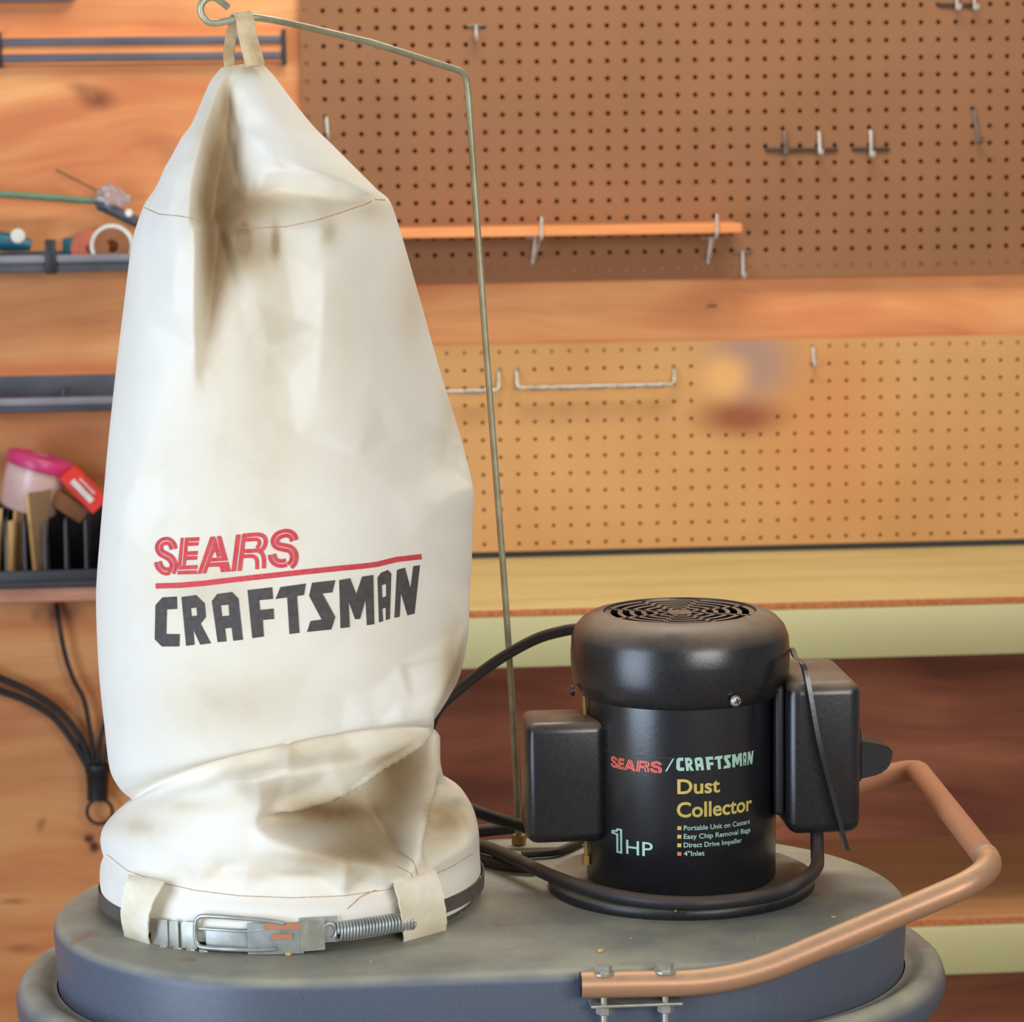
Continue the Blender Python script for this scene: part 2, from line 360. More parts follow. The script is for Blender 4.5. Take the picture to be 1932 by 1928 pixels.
for x in (.035, 1.70):
    for y in (BY+.025, -.06):
        bm = bmesh.new(); box(bm, (x, y, 0), (x+.045, y+.045, BZ-.0095), .003)
        part('leg', bm, M['beige'], wb)
# ---- hooks on the pegboards
def peg_into(bm, p, r=.0013):                        # a short stub through the hole at p
    tube(bm, [V((p.x, -.006, p.z)), V((p.x, -OFF-.004, p.z))], r, 8)
def T_hook(label, px, py, h, w=36, foot=.02, mat='white_wire'):
    c = wp(px, py, OFF+.003); e = wp(px, py+h, OFF+.003); t = thing('peg_hook', label, 'hook', c, 'wire hooks on the pegboards')
    hw = (wp(px+w/2, py, OFF).x-c.x)
    bm = bmesh.new(); tube(bm, rounded([(c.x-hw, -.008, c.z), (c.x-hw, c.y, c.z), (c.x+hw, c.y, c.z), (c.x+hw, -.008, c.z)], .002), .0014, 8)
    part('mounting_bar', bm, M['grey_wire'], t)
    bm = bmesh.new(); tube(bm, rounded([c+V((0, -.0022, .001)), V((e.x, c.y-.003, e.z)), V((e.x, c.y-foot, e.z-.001)), V((e.x, c.y-foot-.003, e.z+.006))], .003), .0022, 10)
    part('prong', bm, M[mat], t); return t
T_hook('small T-shaped wire hook at the top of the brown pegboard, right of the hanging rod', 898, 48, 27)
T_hook('T-shaped wire hook just beyond the right end of the narrow wall shelf', 1401, 475, 46, 34)
def straight_hook(label, pts, mat, r=.0022, off=.004, group='wire hooks on the pegboards', tip=.02):
    P = [wp(x, y, OFF+off) for x, y in pts]; bm = bmesh.new()
    a = P[0]; e = P[-1]
    tube(bm, rounded([V((a.x, -.008, a.z)), V((a.x, a.y, a.z))]+P[1:]+[V((e.x, e.y-tip, e.z)), V((e.x, e.y-tip-.003, e.z+.008))], .004), r, 10)
    return single('peg_hook', label, 'hook', bm, M[mat], group=group)
straight_hook('straight pale hook on the brown pegboard peeking out beside the canvas bag', [(616, 222), (619, 262)], 'white_wire')
straight_hook('dull grey hook hanging crooked near the right edge of the brown pegboard', [(1837, 209), (1846, 268)], 'grey_wire')
straight_hook('small wire J hook on the tan pegboard, right of the pale smudge', [(1534, 656), (1536, 690)], 'white_wire', tip=.012)
def bar_hook(label, x0, x1, y, ups, group='barred hooks on the brown pegboard'):
    a = wp(x0, y, OFF+.003); b_ = wp(x1, y, OFF+.003); t = thing('barred_hook', label, 'hook', a, group)
    bm = bmesh.new(); tube(bm, rounded([V((a.x, -.008, a.z)), a, b_, V((b_.x, -.008, b_.z))], .002), .0026, 8); part('back_bar', bm, M['black_bar'], t)
    for (x, ya, yb, mt) in ups:
        p, q = wp(x, ya, OFF+.004), wp(x+1, yb, OFF+.006)
        bm = bmesh.new(); tube(bm, rounded([V((p.x, -.008, p.z)), V((p.x, p.y-.003, p.z)), V((q.x, q.y-.003, q.z)), V((q.x, q.y-.022, q.z)), V((q.x, q.y-.024, q.z+.007))], .003), .0023, 10)
        part('prong', bm, M[mt], t)
bar_hook('double hook with a long dark bar, left of its single neighbour', 1446, 1578, 282, [(1480, 250, 291, 'grey_wire'), (1545, 250, 291, 'white_wire')])
bar_hook('single-pronged hook on a short dark bar', 1610, 1676, 281, [(1642, 248, 295, 'white_wire')])
bar_hook('two-pronged hook on a dark bar cut by the top edge', 1772, 1836, 9, [(1804, -14, 18, 'white_wire'), (1837, -14, 18, 'white_wire')])
def rack(label, xa, xb, ya, yb, ybar, yb2, beads):
    p0 = wp(xa, ya, OFF+.003); p1 = wp(xa+2, ybar, OFF+.02); p2 = wp(xb, yb2, OFF+.02); p3 = wp(xb, yb, OFF+.003)
    t = thing('wire_rack', label, 'rack', p1, 'wire tool racks on the tan pegboard')
    bm = bmesh.new(); tube(bm, rounded([V((p0.x, -.008, p0.z)), p0, p1, p2, p3, V((p3.x, -.008, p3.z))], .006), .0022, 10); part('wire_frame', bm, M['galv'], t)
    for k in range(beads):
        f = (k+.75)/(beads+.4); c = p1.lerp(p2, f)
        bm = bmesh.new(); tube(bm, rounded([c+V((-.013, .002, .001)), c+V((-.013, -.004, -.002)), c+V((.013, -.004, -.002)), c+V((.013, .002, .001))], .003), .0016, 8); part('divider_loop', bm, M['grey_wire'], t)
rack('long wire rack on the tan pegboard, whole and clear of the steel rod', 974, 1272, 697, 694, 732, 725, 5)
rack('wire rack on the tan pegboard, half hidden behind the canvas bag', 700, 941, 702, 699, 742, 736, 3)
# narrow shelf on wire brackets
t0 = wp(740, 426, OFF+.04); t1 = wp(1391, 413, OFF+.04)
sh = thing('wall_shelf', 'narrow orange wood shelf held on wire brackets over the brown pegboard', 'shelf', t0)
bm = bmesh.new(); box(bm, (t0.x-.02, -.105, t0.z-.0165), (t1.x, -OFF-.0002, t0.z-.003), .0015)
part('board', bm, M['slat'], sh, False)
for px in (1010, 1341):
    a = wp(px, 449, OFF+.003); b_ = wp(px-5, 497, OFF+.004); fr = V((wp(px+12, 430, .11).x, -.109, t0.z-.003))
    bm = bmesh.new()
    tube(bm, rounded([V((a.x-.012, -.008, a.z)), V((a.x-.012, a.y, a.z)), V((a.x+.012, a.y, a.z)), V((a.x+.012, -.008, a.z))], .002), .0014, 8)
    tube(bm, [a+V((0, -.002, .002)), b_], .0024, 10)
    tube(bm, rounded([b_+V((.002, 0, .004)), V((fr.x-.002, -.09, fr.z-.02)), V((fr.x, -.1085, fr.z-.016)), V((fr.x, -.1085, fr.z+.014))], .004), .002, 10)
    part('wire_bracket', bm, M['white_wire'], sh)
q = wp(1343, 577, .0); bm = bmesh.new(); tube(bm, rounded([(q.x-.006, .004, q.z), (q.x-.006, -.003, q.z), (q.x+.006, -.003, q.z), (q.x+.006, .004, q.z)], .001), .0014, 8)
single('staple', 'small dark staple in the plywood strip between the two pegboards', 'staple', bm, M['grey_wire'])
# ================================================================ LEFT OF THE BAG
a = wp(-6, 63, .014); b_ = wp(536, 124, .014)
th = thing('tool_bar', 'magnetic tool bar with two grey steel strips on the plywood at the top left', 'tool holder', a)
x0, x1 = wp(2, 80, .014).x, wp(532, 80, .014).x; zt, zb = wp(266, 63, .014).z, wp(266, 121, .014).z
part('backing', B((x0, -.014, zb), (x1, -.0002, zt), bev=.001), M['slat'], th, False)
for ya, yb in ((70, 84), (100, 114)):
    part('magnet_strip', B((x0+.001, -.019, wp(266, yb, .018).z), (x1-.001, -.0142, wp(266, ya, .018).z), bev=.001), M['strip'], th)
for xx in (x0-.006, x1): part('end_cap', B((xx, -.022, zb-.003), (xx+.006, -.0002, zt+.004), bev=.001), M['dgrey_pl'], th)
x1b = wp(142, 0, .014).x
th = thing('tool_bar', 'dark underside of another tool bar cut off by the top left corner', 'tool holder', wp(0, -10, .014))
part('backing', B((x0-.1, -.014, wp(70, 0, .014).z), (x1b, -.0002, wp(70, -50, .014).z), bev=.001), M['slat'], th, False)
part('magnet_strip', B((x0-.1, -.019, wp(70, 3, .018).z), (x1b-.004, -.0142, wp(70, -12, .018).z), bev=.001), M['strip'], th)
# green tool
ht = thing('hand_tool', 'green shafted tool with a grey metal clamp head, hung on the plywood', 'tool', wp(120, 375, .03))
bm = bmesh.new(); tube(bm, [wp(-60, 362, .03), wp(60, 370, .03), wp(192, 380, .03)], .0048, 14); part('shaft', bm, M['green'], ht)
p, q = wp(186, 382, .032), wp(262, 418, .032); ang = math.atan2(q.z-p.z, q.x-p.x)
bm = bmesh.new(); box(bm, (-.036, -.008, -.006), (.036, .008, .006), .003, rot=Matrix.Rotation(-ang, 3, 'Y'), c=(p+q)/2); h_ = part('clamp_head', bm, M['grey_pl'], ht)
bm = bmesh.new(); box(bm, (-.034, -.006, -.002), (.034, .006, .002), .001, rot=Matrix.Rotation(-ang, 3, 'Y'), c=(p+q)/2+V((-.001, -.001, -.0085))); part('jaw', bm, M['black_pl'], ht)
s_ = wp(243, 402, .042); bm = bmesh.new(); cylinder(bm, s_, s_+V((0, .006, 0)), .0055, 16, .001); part('rivet', bm, M['whitep'], h_)
bm = bmesh.new(); tube(bm, [wp(106, 320, .02), wp(200, 368, .03)], .0018, 8); part('thin_rod', bm, M['shim_d'], ht)
# crumpled clear film wrapped on the tool
bm = bmesh.new(); bmesh.ops.create_icosphere(bm, subdivisions=4, radius=1)
c = wp(212, 370, .04)
for v in bm.verts:
    k = 1+.28*math.sin(7*v.co.x+3*v.co.z)*math.cos(6*v.co.z+2*v.co.y)+.12*math.sin(19*v.co.x+11*v.co.y)
    v.co = c+V((v.co.x*.022*k, v.co.y*.008*k, v.co.z*.014*k-.3*v.co.x*.014))
single('plastic_wrap', 'crumpled clear plastic film caught on the head of the green tool', 'plastic film', bm, M['film'])
# trays
def tray(label, ytop, ylip, ybot, yfront, xr, div, backh):
    xl = wp(-90, ylip, yfront).x; xr = wp(xr, ylip, yfront).x; z0 = wp(60, ybot, yfront).z; zl = wp(60, ylip, yfront).z; zb = wp(60, ytop, .004).z
    t = thing('parts_tray', label, 'tray', ((xl+xr)/2, -yfront/2, z0), 'grey trays on the plywood')
    bm = bmesh.new(); box(bm, (xl, -yfront, z0), (xr, -yfront+.003, zl), .001); box(bm, (xl, -yfront, z0), (xr, -.0005, z0+.003), .001)
    box(bm, (xl, -.0035, z0), (xr, -.0005, zb), .001); part('trough', bm, M['grey_pl'], t)
    bm = bmesh.new(); box(bm, (xl, -yfront-.004, zl-.010), (xr, -yfront+.006, zl+.001), .002); part('lip', bm, M['lipm'], t)
    for dx in div:
        x = wp(dx, ylip, yfront).x; bm = bmesh.new(); box(bm, (x-.0015, -yfront+.0035, z0+.0035), (x+.0015, -.004, zl+.4*(zb-zl)), .0005); part('divider', bm, M['grey_pl'], t)
    return t, z0+.003
tr, tz = tray('grey tray crowded with small tools on the plywood, beside the bag seam', 474, 483, 514, .07, 420, [380], 0)
p, q = wp(84, 452, .078), wp(107, 517, .078); part('bracket', B((p.x, -.0785, q.z), (q.x, -.0745, p.z), bev=.002), M['black_pl'], tr)
tr2, tz2 = tray('empty grey tray with an upright divider, below the crowded one', 709, 752, 778, .085, 400, [118, 330], 0)
sd = thing('screwdriver', 'teal screwdriver handle with a white end lying over the grey tray', 'screwdriver', wp(20, 465, .06))
p, q = wp(-50, 448, .05), wp(58, 462, .05)
bm = bmesh.new(); tube(bm, [p, p.lerp(q, .3), p.lerp(q, .55), p.lerp(q, .8), q, q+(q-p)*.01], [.011, .014, .0135, .011, .008, .003], 12); part('handle', bm, M['teal'], sd)
e = wp(33, 446, .068); bm = bmesh.new(); cylinder(bm, e, e+V((0, .01, 0)), .0105, 20, .002); part('end_disc', bm, M['whitep'], sd)
c = wp(212, 466, .045); tp = thing('tape_roll', 'roll with a white outer ring standing in the grey tray', 'tape', V((c.x, c.y, tz+.0005)))
R_ = .031; cc = V((c.x, c.y, tz+R_+.001))
def wheel(cc, r0_, r1_, w):
    bm = bmesh.new(); n = 40; rr = []
    for k in range(n):
        a = 2*PI*k/n; d = V((math.cos(a), 0, math.sin(a))); rr.append([bm.verts.new(cc+d*r+V((0, y, 0))) for r, y in ((r0_, -w), (r1_, -w), (r1_, w), (r0_, w))])
    for k in range(n):
        A, B_ = rr[k], rr[(k+1) % n]
        for i in range(4): bm.faces.new((A[i], A[(i+1) % 4], B_[(i+1) % 4], B_[i]))
    return bm
part('outer_ring', wheel(cc, R_*.84, R_, .012), M['whitep'], tp); part('tape', wheel(cc, R_*.3, R_*.835, .0115), M['kraft'], tp)
c = wp(170, 470, .045); bm = wheel(V((c.x, -.045, tz+.0285)), .006, .027, .009)
single('spool', 'terracotta coloured disc standing in the tray beside the white-ringed roll', 'spool', bm, M['terra'])
c = wp(134, 475, .035); bm = B((c.x-.011, -.045, tz+.0005), (c.x+.011, -.02, tz+.044), bev=.004)
single('glue_bottle', 'dark green block standing in the tray right of the black bracket', 'bottle', bm, M['teal'])
# shelf with organiser
YF = .17
zs0 = wp(60, 1137, YF).z; zs1 = wp(60, 1110, YF).z; xl, xr = wp(-90, 1110, YF).x, wp(420, 1110, YF).x
sb = thing('wall_shelf', 'wooden wall shelf at the left edge carrying the black slotted organiser', 'shelf', ((xl+xr)/2, -YF/2, zs0))
part('board', B((xl, -YF, zs0), (xr, -.0003, zs1), bev=.002), M['pinkwood'], sb, False)
part('ledge', B((xl, -YF-.003, zs1+.0002), (xr, -YF+.001, zs1+.009), bev=.001), M['dgrey_pl'], sb)
og = thing('slotted_organiser', 'black slotted organiser holding wood shims on the left shelf', 'organiser', ((xl+xr)/2, -YF/2, zs1+.0002))
zl = wp(60, 1077, YF).z; zb_ = zs1+.0005
bm = bmesh.new(); box(bm, (xl+.01, -YF+.002, zb_), (xr-.01, -YF+.007, zl), .0015); box(bm, (xl+.01, -YF+.002, zb_), (xr-.01, -.04, zb_+.004)); box(bm, (xl+.01, -.045, zb_), (xr-.01, -.04, zb_+.104))
part('base_tray', bm, M['black_pl'], og)
for px in (-60, -20, 8, 44, 83, 122, 160, 198, 236, 274, 312):
    x = wp(px, 1040, YF).x
    bm = bmesh.new(); vs = [(-YF+.009, zb_+.005), (-.047, zb_+.005), (-.047, zb_+.100), (-YF+.02, zb_+.090)]
    for dx in (-.0012, .0012): 
        f = [bm.verts.new((x+dx, y, z)) for y, z in vs]; bm.faces.new(f)
        if dx < 0: f0 = f
    for k in range(4): bm.faces.new((f0[k], f0[(k+1) % 4], f[(k+1) % 4], f[k]))
    part('divider', bm, M['grey_pl'], og, False)
def prism(poly, off, dep):                           # a board standing on the organiser, its face outline given in the picture
    bm = bmesh.new(); zf = zb_+.006
    P = [wp(x, y, off) for x, y in poly]; P = [V((p.x, p.y, max(p.z, zf))) for p in P]
    a = [bm.verts.new(p) for p in P]; b2 = [bm.verts.new(p+V((0, dep, 0))) for p in P]
    bm.faces.new(a); bm.faces.new(b2)
    for k in range(len(P)): bm.faces.new((a[k], a[(k+1) % len(P)], b2[(k+1) % len(P)], b2[k]))
    return bm
for face, edge_, lab, off in (
        ([(-8, 962), (4, 960), (0, 1090), (-8, 1090)], None, 'pale yellow shim cut by the left edge of the picture', .13),
        ([(14, 985), (25, 983), (22, 1090), (9, 1090)], None, 'short pale shim between the left-edge shim and the brown one', .145),
        ([(31, 952), (46, 950), (43, 1090), (26, 1090)], [(26, 954), (31, 952), (27, 1090), (21, 1090)], 'brown shim with a pale edge, beside the short pale one', .125),
        ([(53, 930), (95, 924), (82, 1090), (70, 1090)], [(47, 933), (53, 930), (70, 1090), (63, 1090)], 'widest shim, a brown wedge leaning left and rising topmost of all', .135)):
    t = thing('wood_shim', lab, 'shim', V((wp(face[0][0], 1074, off).x, -off, zb_+.006)), 'wood shims in the slotted organiser')
    part('face', prism(face, off, .010), M['shim'] if edge_ is None else M['shim_d'], t, False)
    if edge_: part('edge', prism(edge_, off+.0006, .011), M['shim'], t, False, label='pale cut edge')
# tilted tub with pink lid
c = wp(62, 925, .09); tub = thing('plastic_tub', 'cloudy plastic tub with a pink screw lid tilted on top of the organiser', 'tub', c)
rt = Matrix.Rotation(math.radians(17), 4, 'Y') @ Matrix.Rotation(math.radians(-1), 4, 'X')
def rlathe(prof, c, rot, seg=48):
    bm = lathe(bmesh.new(), prof, 0, 0, seg); bmesh.ops.transform(bm, matrix=Matrix.Translation(c) @ rot, verts=bm.verts); return bm
part('body', rlathe([(0, -.030), (.037, -.030), (.041, -.025), (.0455, .02), (.045, .032), (0, .032)], c, rt), M['cloudy'], tub)
part('lid', rlathe([(0, .0325), (.048, .0325), (.049, .036), (.049, .047), (.047, .050), (.042, .050), (.040, .047), (0, .047)], c, rt), M['pink'], tub)
# red packet
c = wp(158, 922, .13); rb = thing('red_packet', 'small red and white packet tilted on the organiser beside the tub', 'packet', c)
rr = Matrix.Rotation(math.radians(48), 3, 'Y')
part('box', B((-.034, -.014, -.014), (.034, .014, .014), bev=.001, rot=rr, c=c), M['red'], rb, False)
part('white_label', B((-.022, -.0004, -.006), (.018, .0004, .002), rot=rr, c=c+V((0, -.0146, 0))+rr@V((0, 0, -.002))), M['whitep'], rb, False)
part('white_label', B((-.016, -.0004, -.001), (.014, .0004, .001), rot=rr, c=c+V((0, -.0146, 0))+rr@V((0, 0, .008))), M['whitep'], rb, False)
c = wp(128, 950, .10); single('cardboard_box', 'brown cardboard piece under the red packet on the organiser', 'box', B((-.03, -.02, -.012), (.03, .02, .012), bev=.001, rot=Matrix.Rotation(math.radians(35), 3, 'Y'), c=c), M['kraft'], False)
# cord bundle
cb = thing('cord_bundle', 'black cords gathered in a sleeve with a ring, hanging on the plywood below the shelf', 'cords', wp(188, 1557, .03))
for pts in ([(-60, 1255), (0, 1279), (60, 1306), (110, 1340), (150, 1390), (172, 1448)], [(-60, 1275), (0, 1303), (50, 1322), (100, 1352), (140, 1402), (168, 1450)],
            [(106, 1138), (112, 1180), (124, 1240), (140, 1285), (158, 1320), (170, 1380), (178, 1448)], [(240, 1290), (212, 1330), (196, 1370), (186, 1410), (184, 1448)],
            [(250, 1330), (222, 1370), (204, 1410), (192, 1450)]):
    bm = bmesh.new(); n = len(pts); tube(bm, crom([wp(x, y, .012 if (i == 0 and x > 90 and x < 200) else .025) for i, (x, y) in enumerate(pts)], 8), .0036 if pts[0][0] > 0 else .0052, 10); part('cord', bm, M['black_pl'], cb)
a, b_ = wp(184, 1440, .025), wp(184, 1508, .025)
bm = bmesh.new(); tube(bm, [a, a+V((0, 0, -.001)), a.lerp(b_, .05), a.lerp(b_, .25), a.lerp(b_, .3), a.lerp(b_, .5), a.lerp(b_, .55), b_], [.014, .0185, .019, .0185, .0165, .0165, .0155, .0155], 20); part('sleeve', bm, M['black_pl'], cb)
c = wp(188, 1531, .025); bm = bmesh.new(); tube(bm, [c+V((math.cos(k*PI/20)*.0185, 0, math.sin(k*PI/20)*.0185)) for k in range(40)], .0027, 10, closed=True); part('ring', bm, M['black_pl'], cb)
# ================================================================ DUST COLLECTOR
ZT = .888; MX, MY = .330, -1.845; BX, BYC = -.001, -1.845
dc = thing('dust_collector', 'grey oval dust collector tank with a black motor and copper coloured handle', 'dust collector', (.16, -1.87, 0))
# stadium shaped tank
TC0, TC1, TCY, TR = .015, .301, -1.87, .214
def stad(off, z, n=40):
    P = []
    for k in range(n+1): a = -PI/2+PI*k/n; P.append(V((TC1+(TR+off)*math.cos(a), TCY+(TR+off)*math.sin(a), z)))
    for k in range(n+1): a = PI/2+PI*k/n; P.append(V((TC0+(TR+off)*math.cos(a), TCY+(TR+off)*math.sin(a), z)))
    return P
def loft(profs, capb=True, capt=True):
    bm = bmesh.new(); R_ = [[bm.verts.new(p) for p in P] for P in profs]; n = len(R_[0])
    for A, B_ in zip(R_, R_[1:]):
        for k in range(n): bm.faces.new((A[k], A[(k+1) % n], B_[(k+1) % n], B_[k]))
    if capb: bm.faces.new(R_[0])
    if capt: bm.faces.new(R_[-1])
    return bm
pr = [(-.004, ZT-.20), (-.002, ZT-.05)]
for k in range(7): a = PI/2*k/6; pr.append((-.010+.010*math.cos(a), ZT-.010+.010*math.sin(a)))
pr += [(-.03, ZT+.0003)]
tank = part('tank', loft([stad(o, z) for o, z in pr]), M['tank'], dc, 60)
zr = ZT-.060; rim = []
for (o, z) in [(-.001, zr+.004), (.002, zr+.002), (.006, zr+.003), (.012, zr+.0085), (.018, zr+.010), (.024, zr+.0085), (.030, zr+.003), (.0325, zr-.005), (.032, zr-.014), (.028, zr-.020), (.02, zr-.022), (-.001, zr-.022)]: rim.append(stad(o, z))
part('rim', loft(rim, False, False), M['tank'], dc, 60, label='rolled rim around the tank')
part('lower_drum', loft([stad(-.02, .30), stad(-.01, .31), stad(-.006, .45), stad(-.006, ZT-.201)]), M['tank'], dc, 50)
for sx in (TC0-.12, TC1+.12):
    for sy in (TCY-.12, TCY+.12):
        bm = bmesh.new(); cylinder(bm, (sx, sy, .07), (sx, sy, .312), .012, 12); lg = part('leg', bm, M['tank'], dc)
        bm = bmesh.new(); cylinder(bm, (sx-.012, sy, .03), (sx+.012, sy, .03), .03, 24, .004); box(bm, (sx-.018, sy-.012, .03), (sx-.014, sy+.012, .072)); box(bm, (sx+.014, sy-.012, .03), (sx+.018, sy+.012, .072)); box(bm, (sx-.018, sy-.012, .068), (sx+.018, sy+.012, .072)); part('caster', bm, M['black_pl'], lg)
# crease and crumbs on the tank top
bm = bmesh.new(); cylinder(bm, (MX, MY, ZT+.0004), (MX, MY, ZT+.0095), .1135, 96, .0012); fl = part('motor_flange', bm, M['flange'], dc, 50, label='black round mounting flange')
bm = bmesh.new(); p = at(1288, 1722, 2, ZT+.0098); cylinder(bm, p, p+V((0, 0, .002)), .0032, 10, .0008); part('screw', bm, M['motor'], fl)
# outlet collar under the bag
bm = lathe(bmesh.new(), [(.10, ZT+.0004), (.1535, ZT+.0004), (.1545, ZT+.003), (.1545, ZT+.035), (.15, ZT+.036), (.10, ZT+.036), (.10, ZT+.0004)], BX, BYC, 96)
part('outlet_collar', bm, M['collar'], dc, 40, label='grey collar ring under the bag')
# motor
MR = .0805; FY = MY
zb0 = ZT+.0096
zcapb = cyl(1275, 1343, MX, MY, .0905).z; ztop = at(1265, 1150, 1, MY).z
mo = part('motor', lathe(bmesh.new(), [(0, zb0), (MR-.002, zb0), (MR, zb0+.003), (MR, zcapb+.01), (MR-.004, zcapb+.012), (0, zcapb+.012)], MX, MY, 128), M['motor'], dc, 40, label='black motor body with printed lettering')
bm = lathe(bmesh.new(), [(MR+.0002, zcapb+.002), (.0850, zcapb), (.0875, zcapb+.003), (.0905, zcapb+.010), (.0922, zcapb+.020), (.0926, zcapb+.034), (.0925, ztop-.034), (.0915, ztop-.022), (.088, ztop-.013), (.082, ztop-.0065), (.0745, ztop-.0025), (.066, ztop-.0005), (.0645, ztop-.0005), (.0635, ztop-.003), (.0635, ztop-.012)], MX, MY, 128)
cap = part('fan_cover', bm, M['box'], mo, 50, label='rounded black fan cover')
bm = bmesh.new(); NS = 4
def arcbar(bm, r0_, r1_, a0, a1, z0, z1, n=20):
    rg = []
    for k in range(n+1):
        a = a0+(a1-a0)*k/n; c, s = math.cos(a), math.sin(a); rg.append([bm.verts.new((MX+r*c, MY+r*s, z)) for r, z in ((r0_, z0), (r1_, z0), (r1_, z1), (r0_, z1))])
    for A, B_ in zip(rg, rg[1:]):
        for i in range(4): bm.faces.new((A[i], A[(i+1) % 4], B_[(i+1) % 4], B_[i]))
    bm.faces.new(rg[0]); bm.faces.new(rg[-1])
gz1 = ztop-.0022; gz0 = gz1-.003
for r0_, r1_ in ((.0008, .0125), (.0185, .0225), (.0285, .0325), (.0385, .0425), (.0485, .0525), (.0585, .0634)):
    arcbar(bm, r0_, r1_, 0, 2*PI-1e-4, gz0, gz1, 72)
for k in range(8):
    a = PI/8+k*PI/4; w_ = .0042; d = V((math.cos(a), math.sin(a), 0)); n_ = V((-d.y, d.x, 0)); c = V((MX, MY, 0))
    box(bm, (-.0262, -w_/2, 0), (.0262, w_/2, .0028), rot=Matrix.Rotation(a, 3, 'Z'), c=c+d*.0365+V((0, 0, gz1-.0014)))
part('grille', bm, M['box'], mo, 40)
bm = bmesh.new(); cylinder(bm, (MX, MY, ztop-.04), (MX, MY, ztop-.035), .0625, 48); part('fan', bm, M['black_pl'], mo)
for px, py in ((1387, 1322), (1066, 1294)):
    p = cyl(px, py, MX, MY, .0922); d = (V((p.x-MX, p.y-MY, 0))).normalized()
    if px < 1100: d = V((-1, -.12, 0)).normalized(); p = V((MX, MY, p.z))+d*.0922
    bm = bmesh.new(); tube(bm, [p, p+d*.0015, p+d*.0032, p+d*.0038], [.0047, .0047, .0036, .001], 16)
    up = V((0, 0, 1)); sd_ = d.cross(up)
    s1 = part('screw', bm, M['bolt'] if px > 1100 else M['motor'], mo, 40)
    if px > 1100:
        bm = bmesh.new(); rot = d.to_track_quat('Y', 'Z').to_matrix()
        for an in (.35, .35+PI/2): box(bm, (-.0026, -.0004, -.0005), (.0026, .0004, .0005), rot=rot @ Matrix.Rotation(an, 3, 'Y'), c=p+d*.0037)
        part('cross_slot', bm, M['black_pl'], s1)
# through-bolt strips down the motor's left edge
for ang, r_ in ((PI*1.04, .0018),):
    p = V((MX+(MR+.0025)*math.cos(ang), MY+(MR+.0025)*math.sin(ang), 0))
    bm = bmesh.new(); cylinder(bm, p+V((0, 0, ZT+.03)), p+V((0, 0, zcapb+.004)), r_, 10); part('through_bolt', bm, M['brass'], mo)
    bm = bmesh.new(); cylinder(bm, p+V((0, 0, ZT+.024)), p+V((0, 0, ZT+.032)), .004, 6); part('nut', bm, M['brass'], mo)
# capacitor box (left)
zc1 = at(1040, 1352, 1, -1.86).z; zc0 = at(1040, 1592, 1, -1.885).z
xa = at(990, 1450, 1, -1.87).x
bm = bmesh.new(); box(bm, (xa, -1.888, zc0), (MX-MR+.012, -1.823, zc1), .009, seg=4)
part('capacitor_box', bm, M['box'], mo, 50, label='rounded black box on the left of the motor')
# switch box (right)
xs0 = at(1484, 1400, 1, -1.90).x; xs1 = at(1624, 1400, 1, -1.90).x; zs1_ = at(1555, 1288, 1, -1.905).z; zs0_ = at(1555, 1576, 1, -1.905).z
bm = bmesh.new(); box(bm, (xs0, -1.905, zs0_), (xs1, -1.79, zs1_), .011, seg=5)
sw = part('switch_box', bm, M['box'], dc, 50, label='black switch box on the right of the motor')
bm = bmesh.new(); box(bm, (xs0-.009, -1.895, zs0_+.015), (xs0-.0005, -1.80, zs1_-.004), .004, seg=3); part('gasket_plate', bm, M['black_pl'], sw)
bm = bmesh.new(); box(bm, (MX+MR-.006, -1.885, zs0_+.03), (xs0-.0095, -1.81, zs0_+.085), .004, seg=3); part('mounting_neck', bm, M['motor'], sw)
# thin cover plate seen edge-on
pl = [at(x, y, 1, Y) for x, y, Y in ((1494, 1223, -1.86), (1500, 1240, -1.885), (1517, 1262, -1.900), (1541, 1390, -1.909), (1566, 1490, -1.909), (1596, 1600, -1.909))]
bm = bmesh.new(); prev = None
pl = crom(pl, 5)
rg = []
for p in pl:
    rg.append([bm.verts.new(p+V(q)) for q in ((-.0019, -.009, 0), (.0019, -.009, 0), (.0019, .0035, 0), (-.0019, .0035, 0))])
for A, B_ in zip(rg, rg[1:]):
    for i in range(4): bm.faces.new((A[i], A[(i+1) % 4], B_[(i+1) % 4], B_[i]))
bm.faces.new(rg[0]); bm.faces.new(rg[-1]); part('cover_plate', bm, M['motor'], sw, 40, label='thin slanting metal plate across the switch box')
pz = lambda y_: at(1650, y_, 1, -1.85).z
bm = bmesh.new(); box(bm, (xs1+.0002, -1.875, pz(1462)), (xs1+.006, -1.825, pz(1362)), .002, seg=3); part('switch_surround', bm, M['black_pl'], sw)
xt = at(1677, 1420, 1, -1.85).x
bm = bmesh.new(); vs = [(xs1+.0055, pz(1388)), (xt-.010, pz(1396)), (xt-.0015, pz(1404)), (xt, pz(1415)), (xt-.004, pz(1440)), (xt-.012, pz(1452)), (xs1+.0055, pz(1460))]
f0 = [bm.verts.new((x, -1.870, z)) for x, z in vs]; f1 = [bm.verts.new((x, -1.835, z)) for x, z in vs]; bm.faces.new(f0); bm.faces.new(f1)
for k in range(len(vs)): bm.faces.new((f0[k], f0[(k+1) % len(vs)], f1[(k+1) % len(vs)], f1[k]))
bmesh.ops.bevel(bm, geom=bm.edges[:], offset=.0015, segments=2, affect='EDGES'); part('switch_paddle', bm, M['black_pl'], sw, 50)
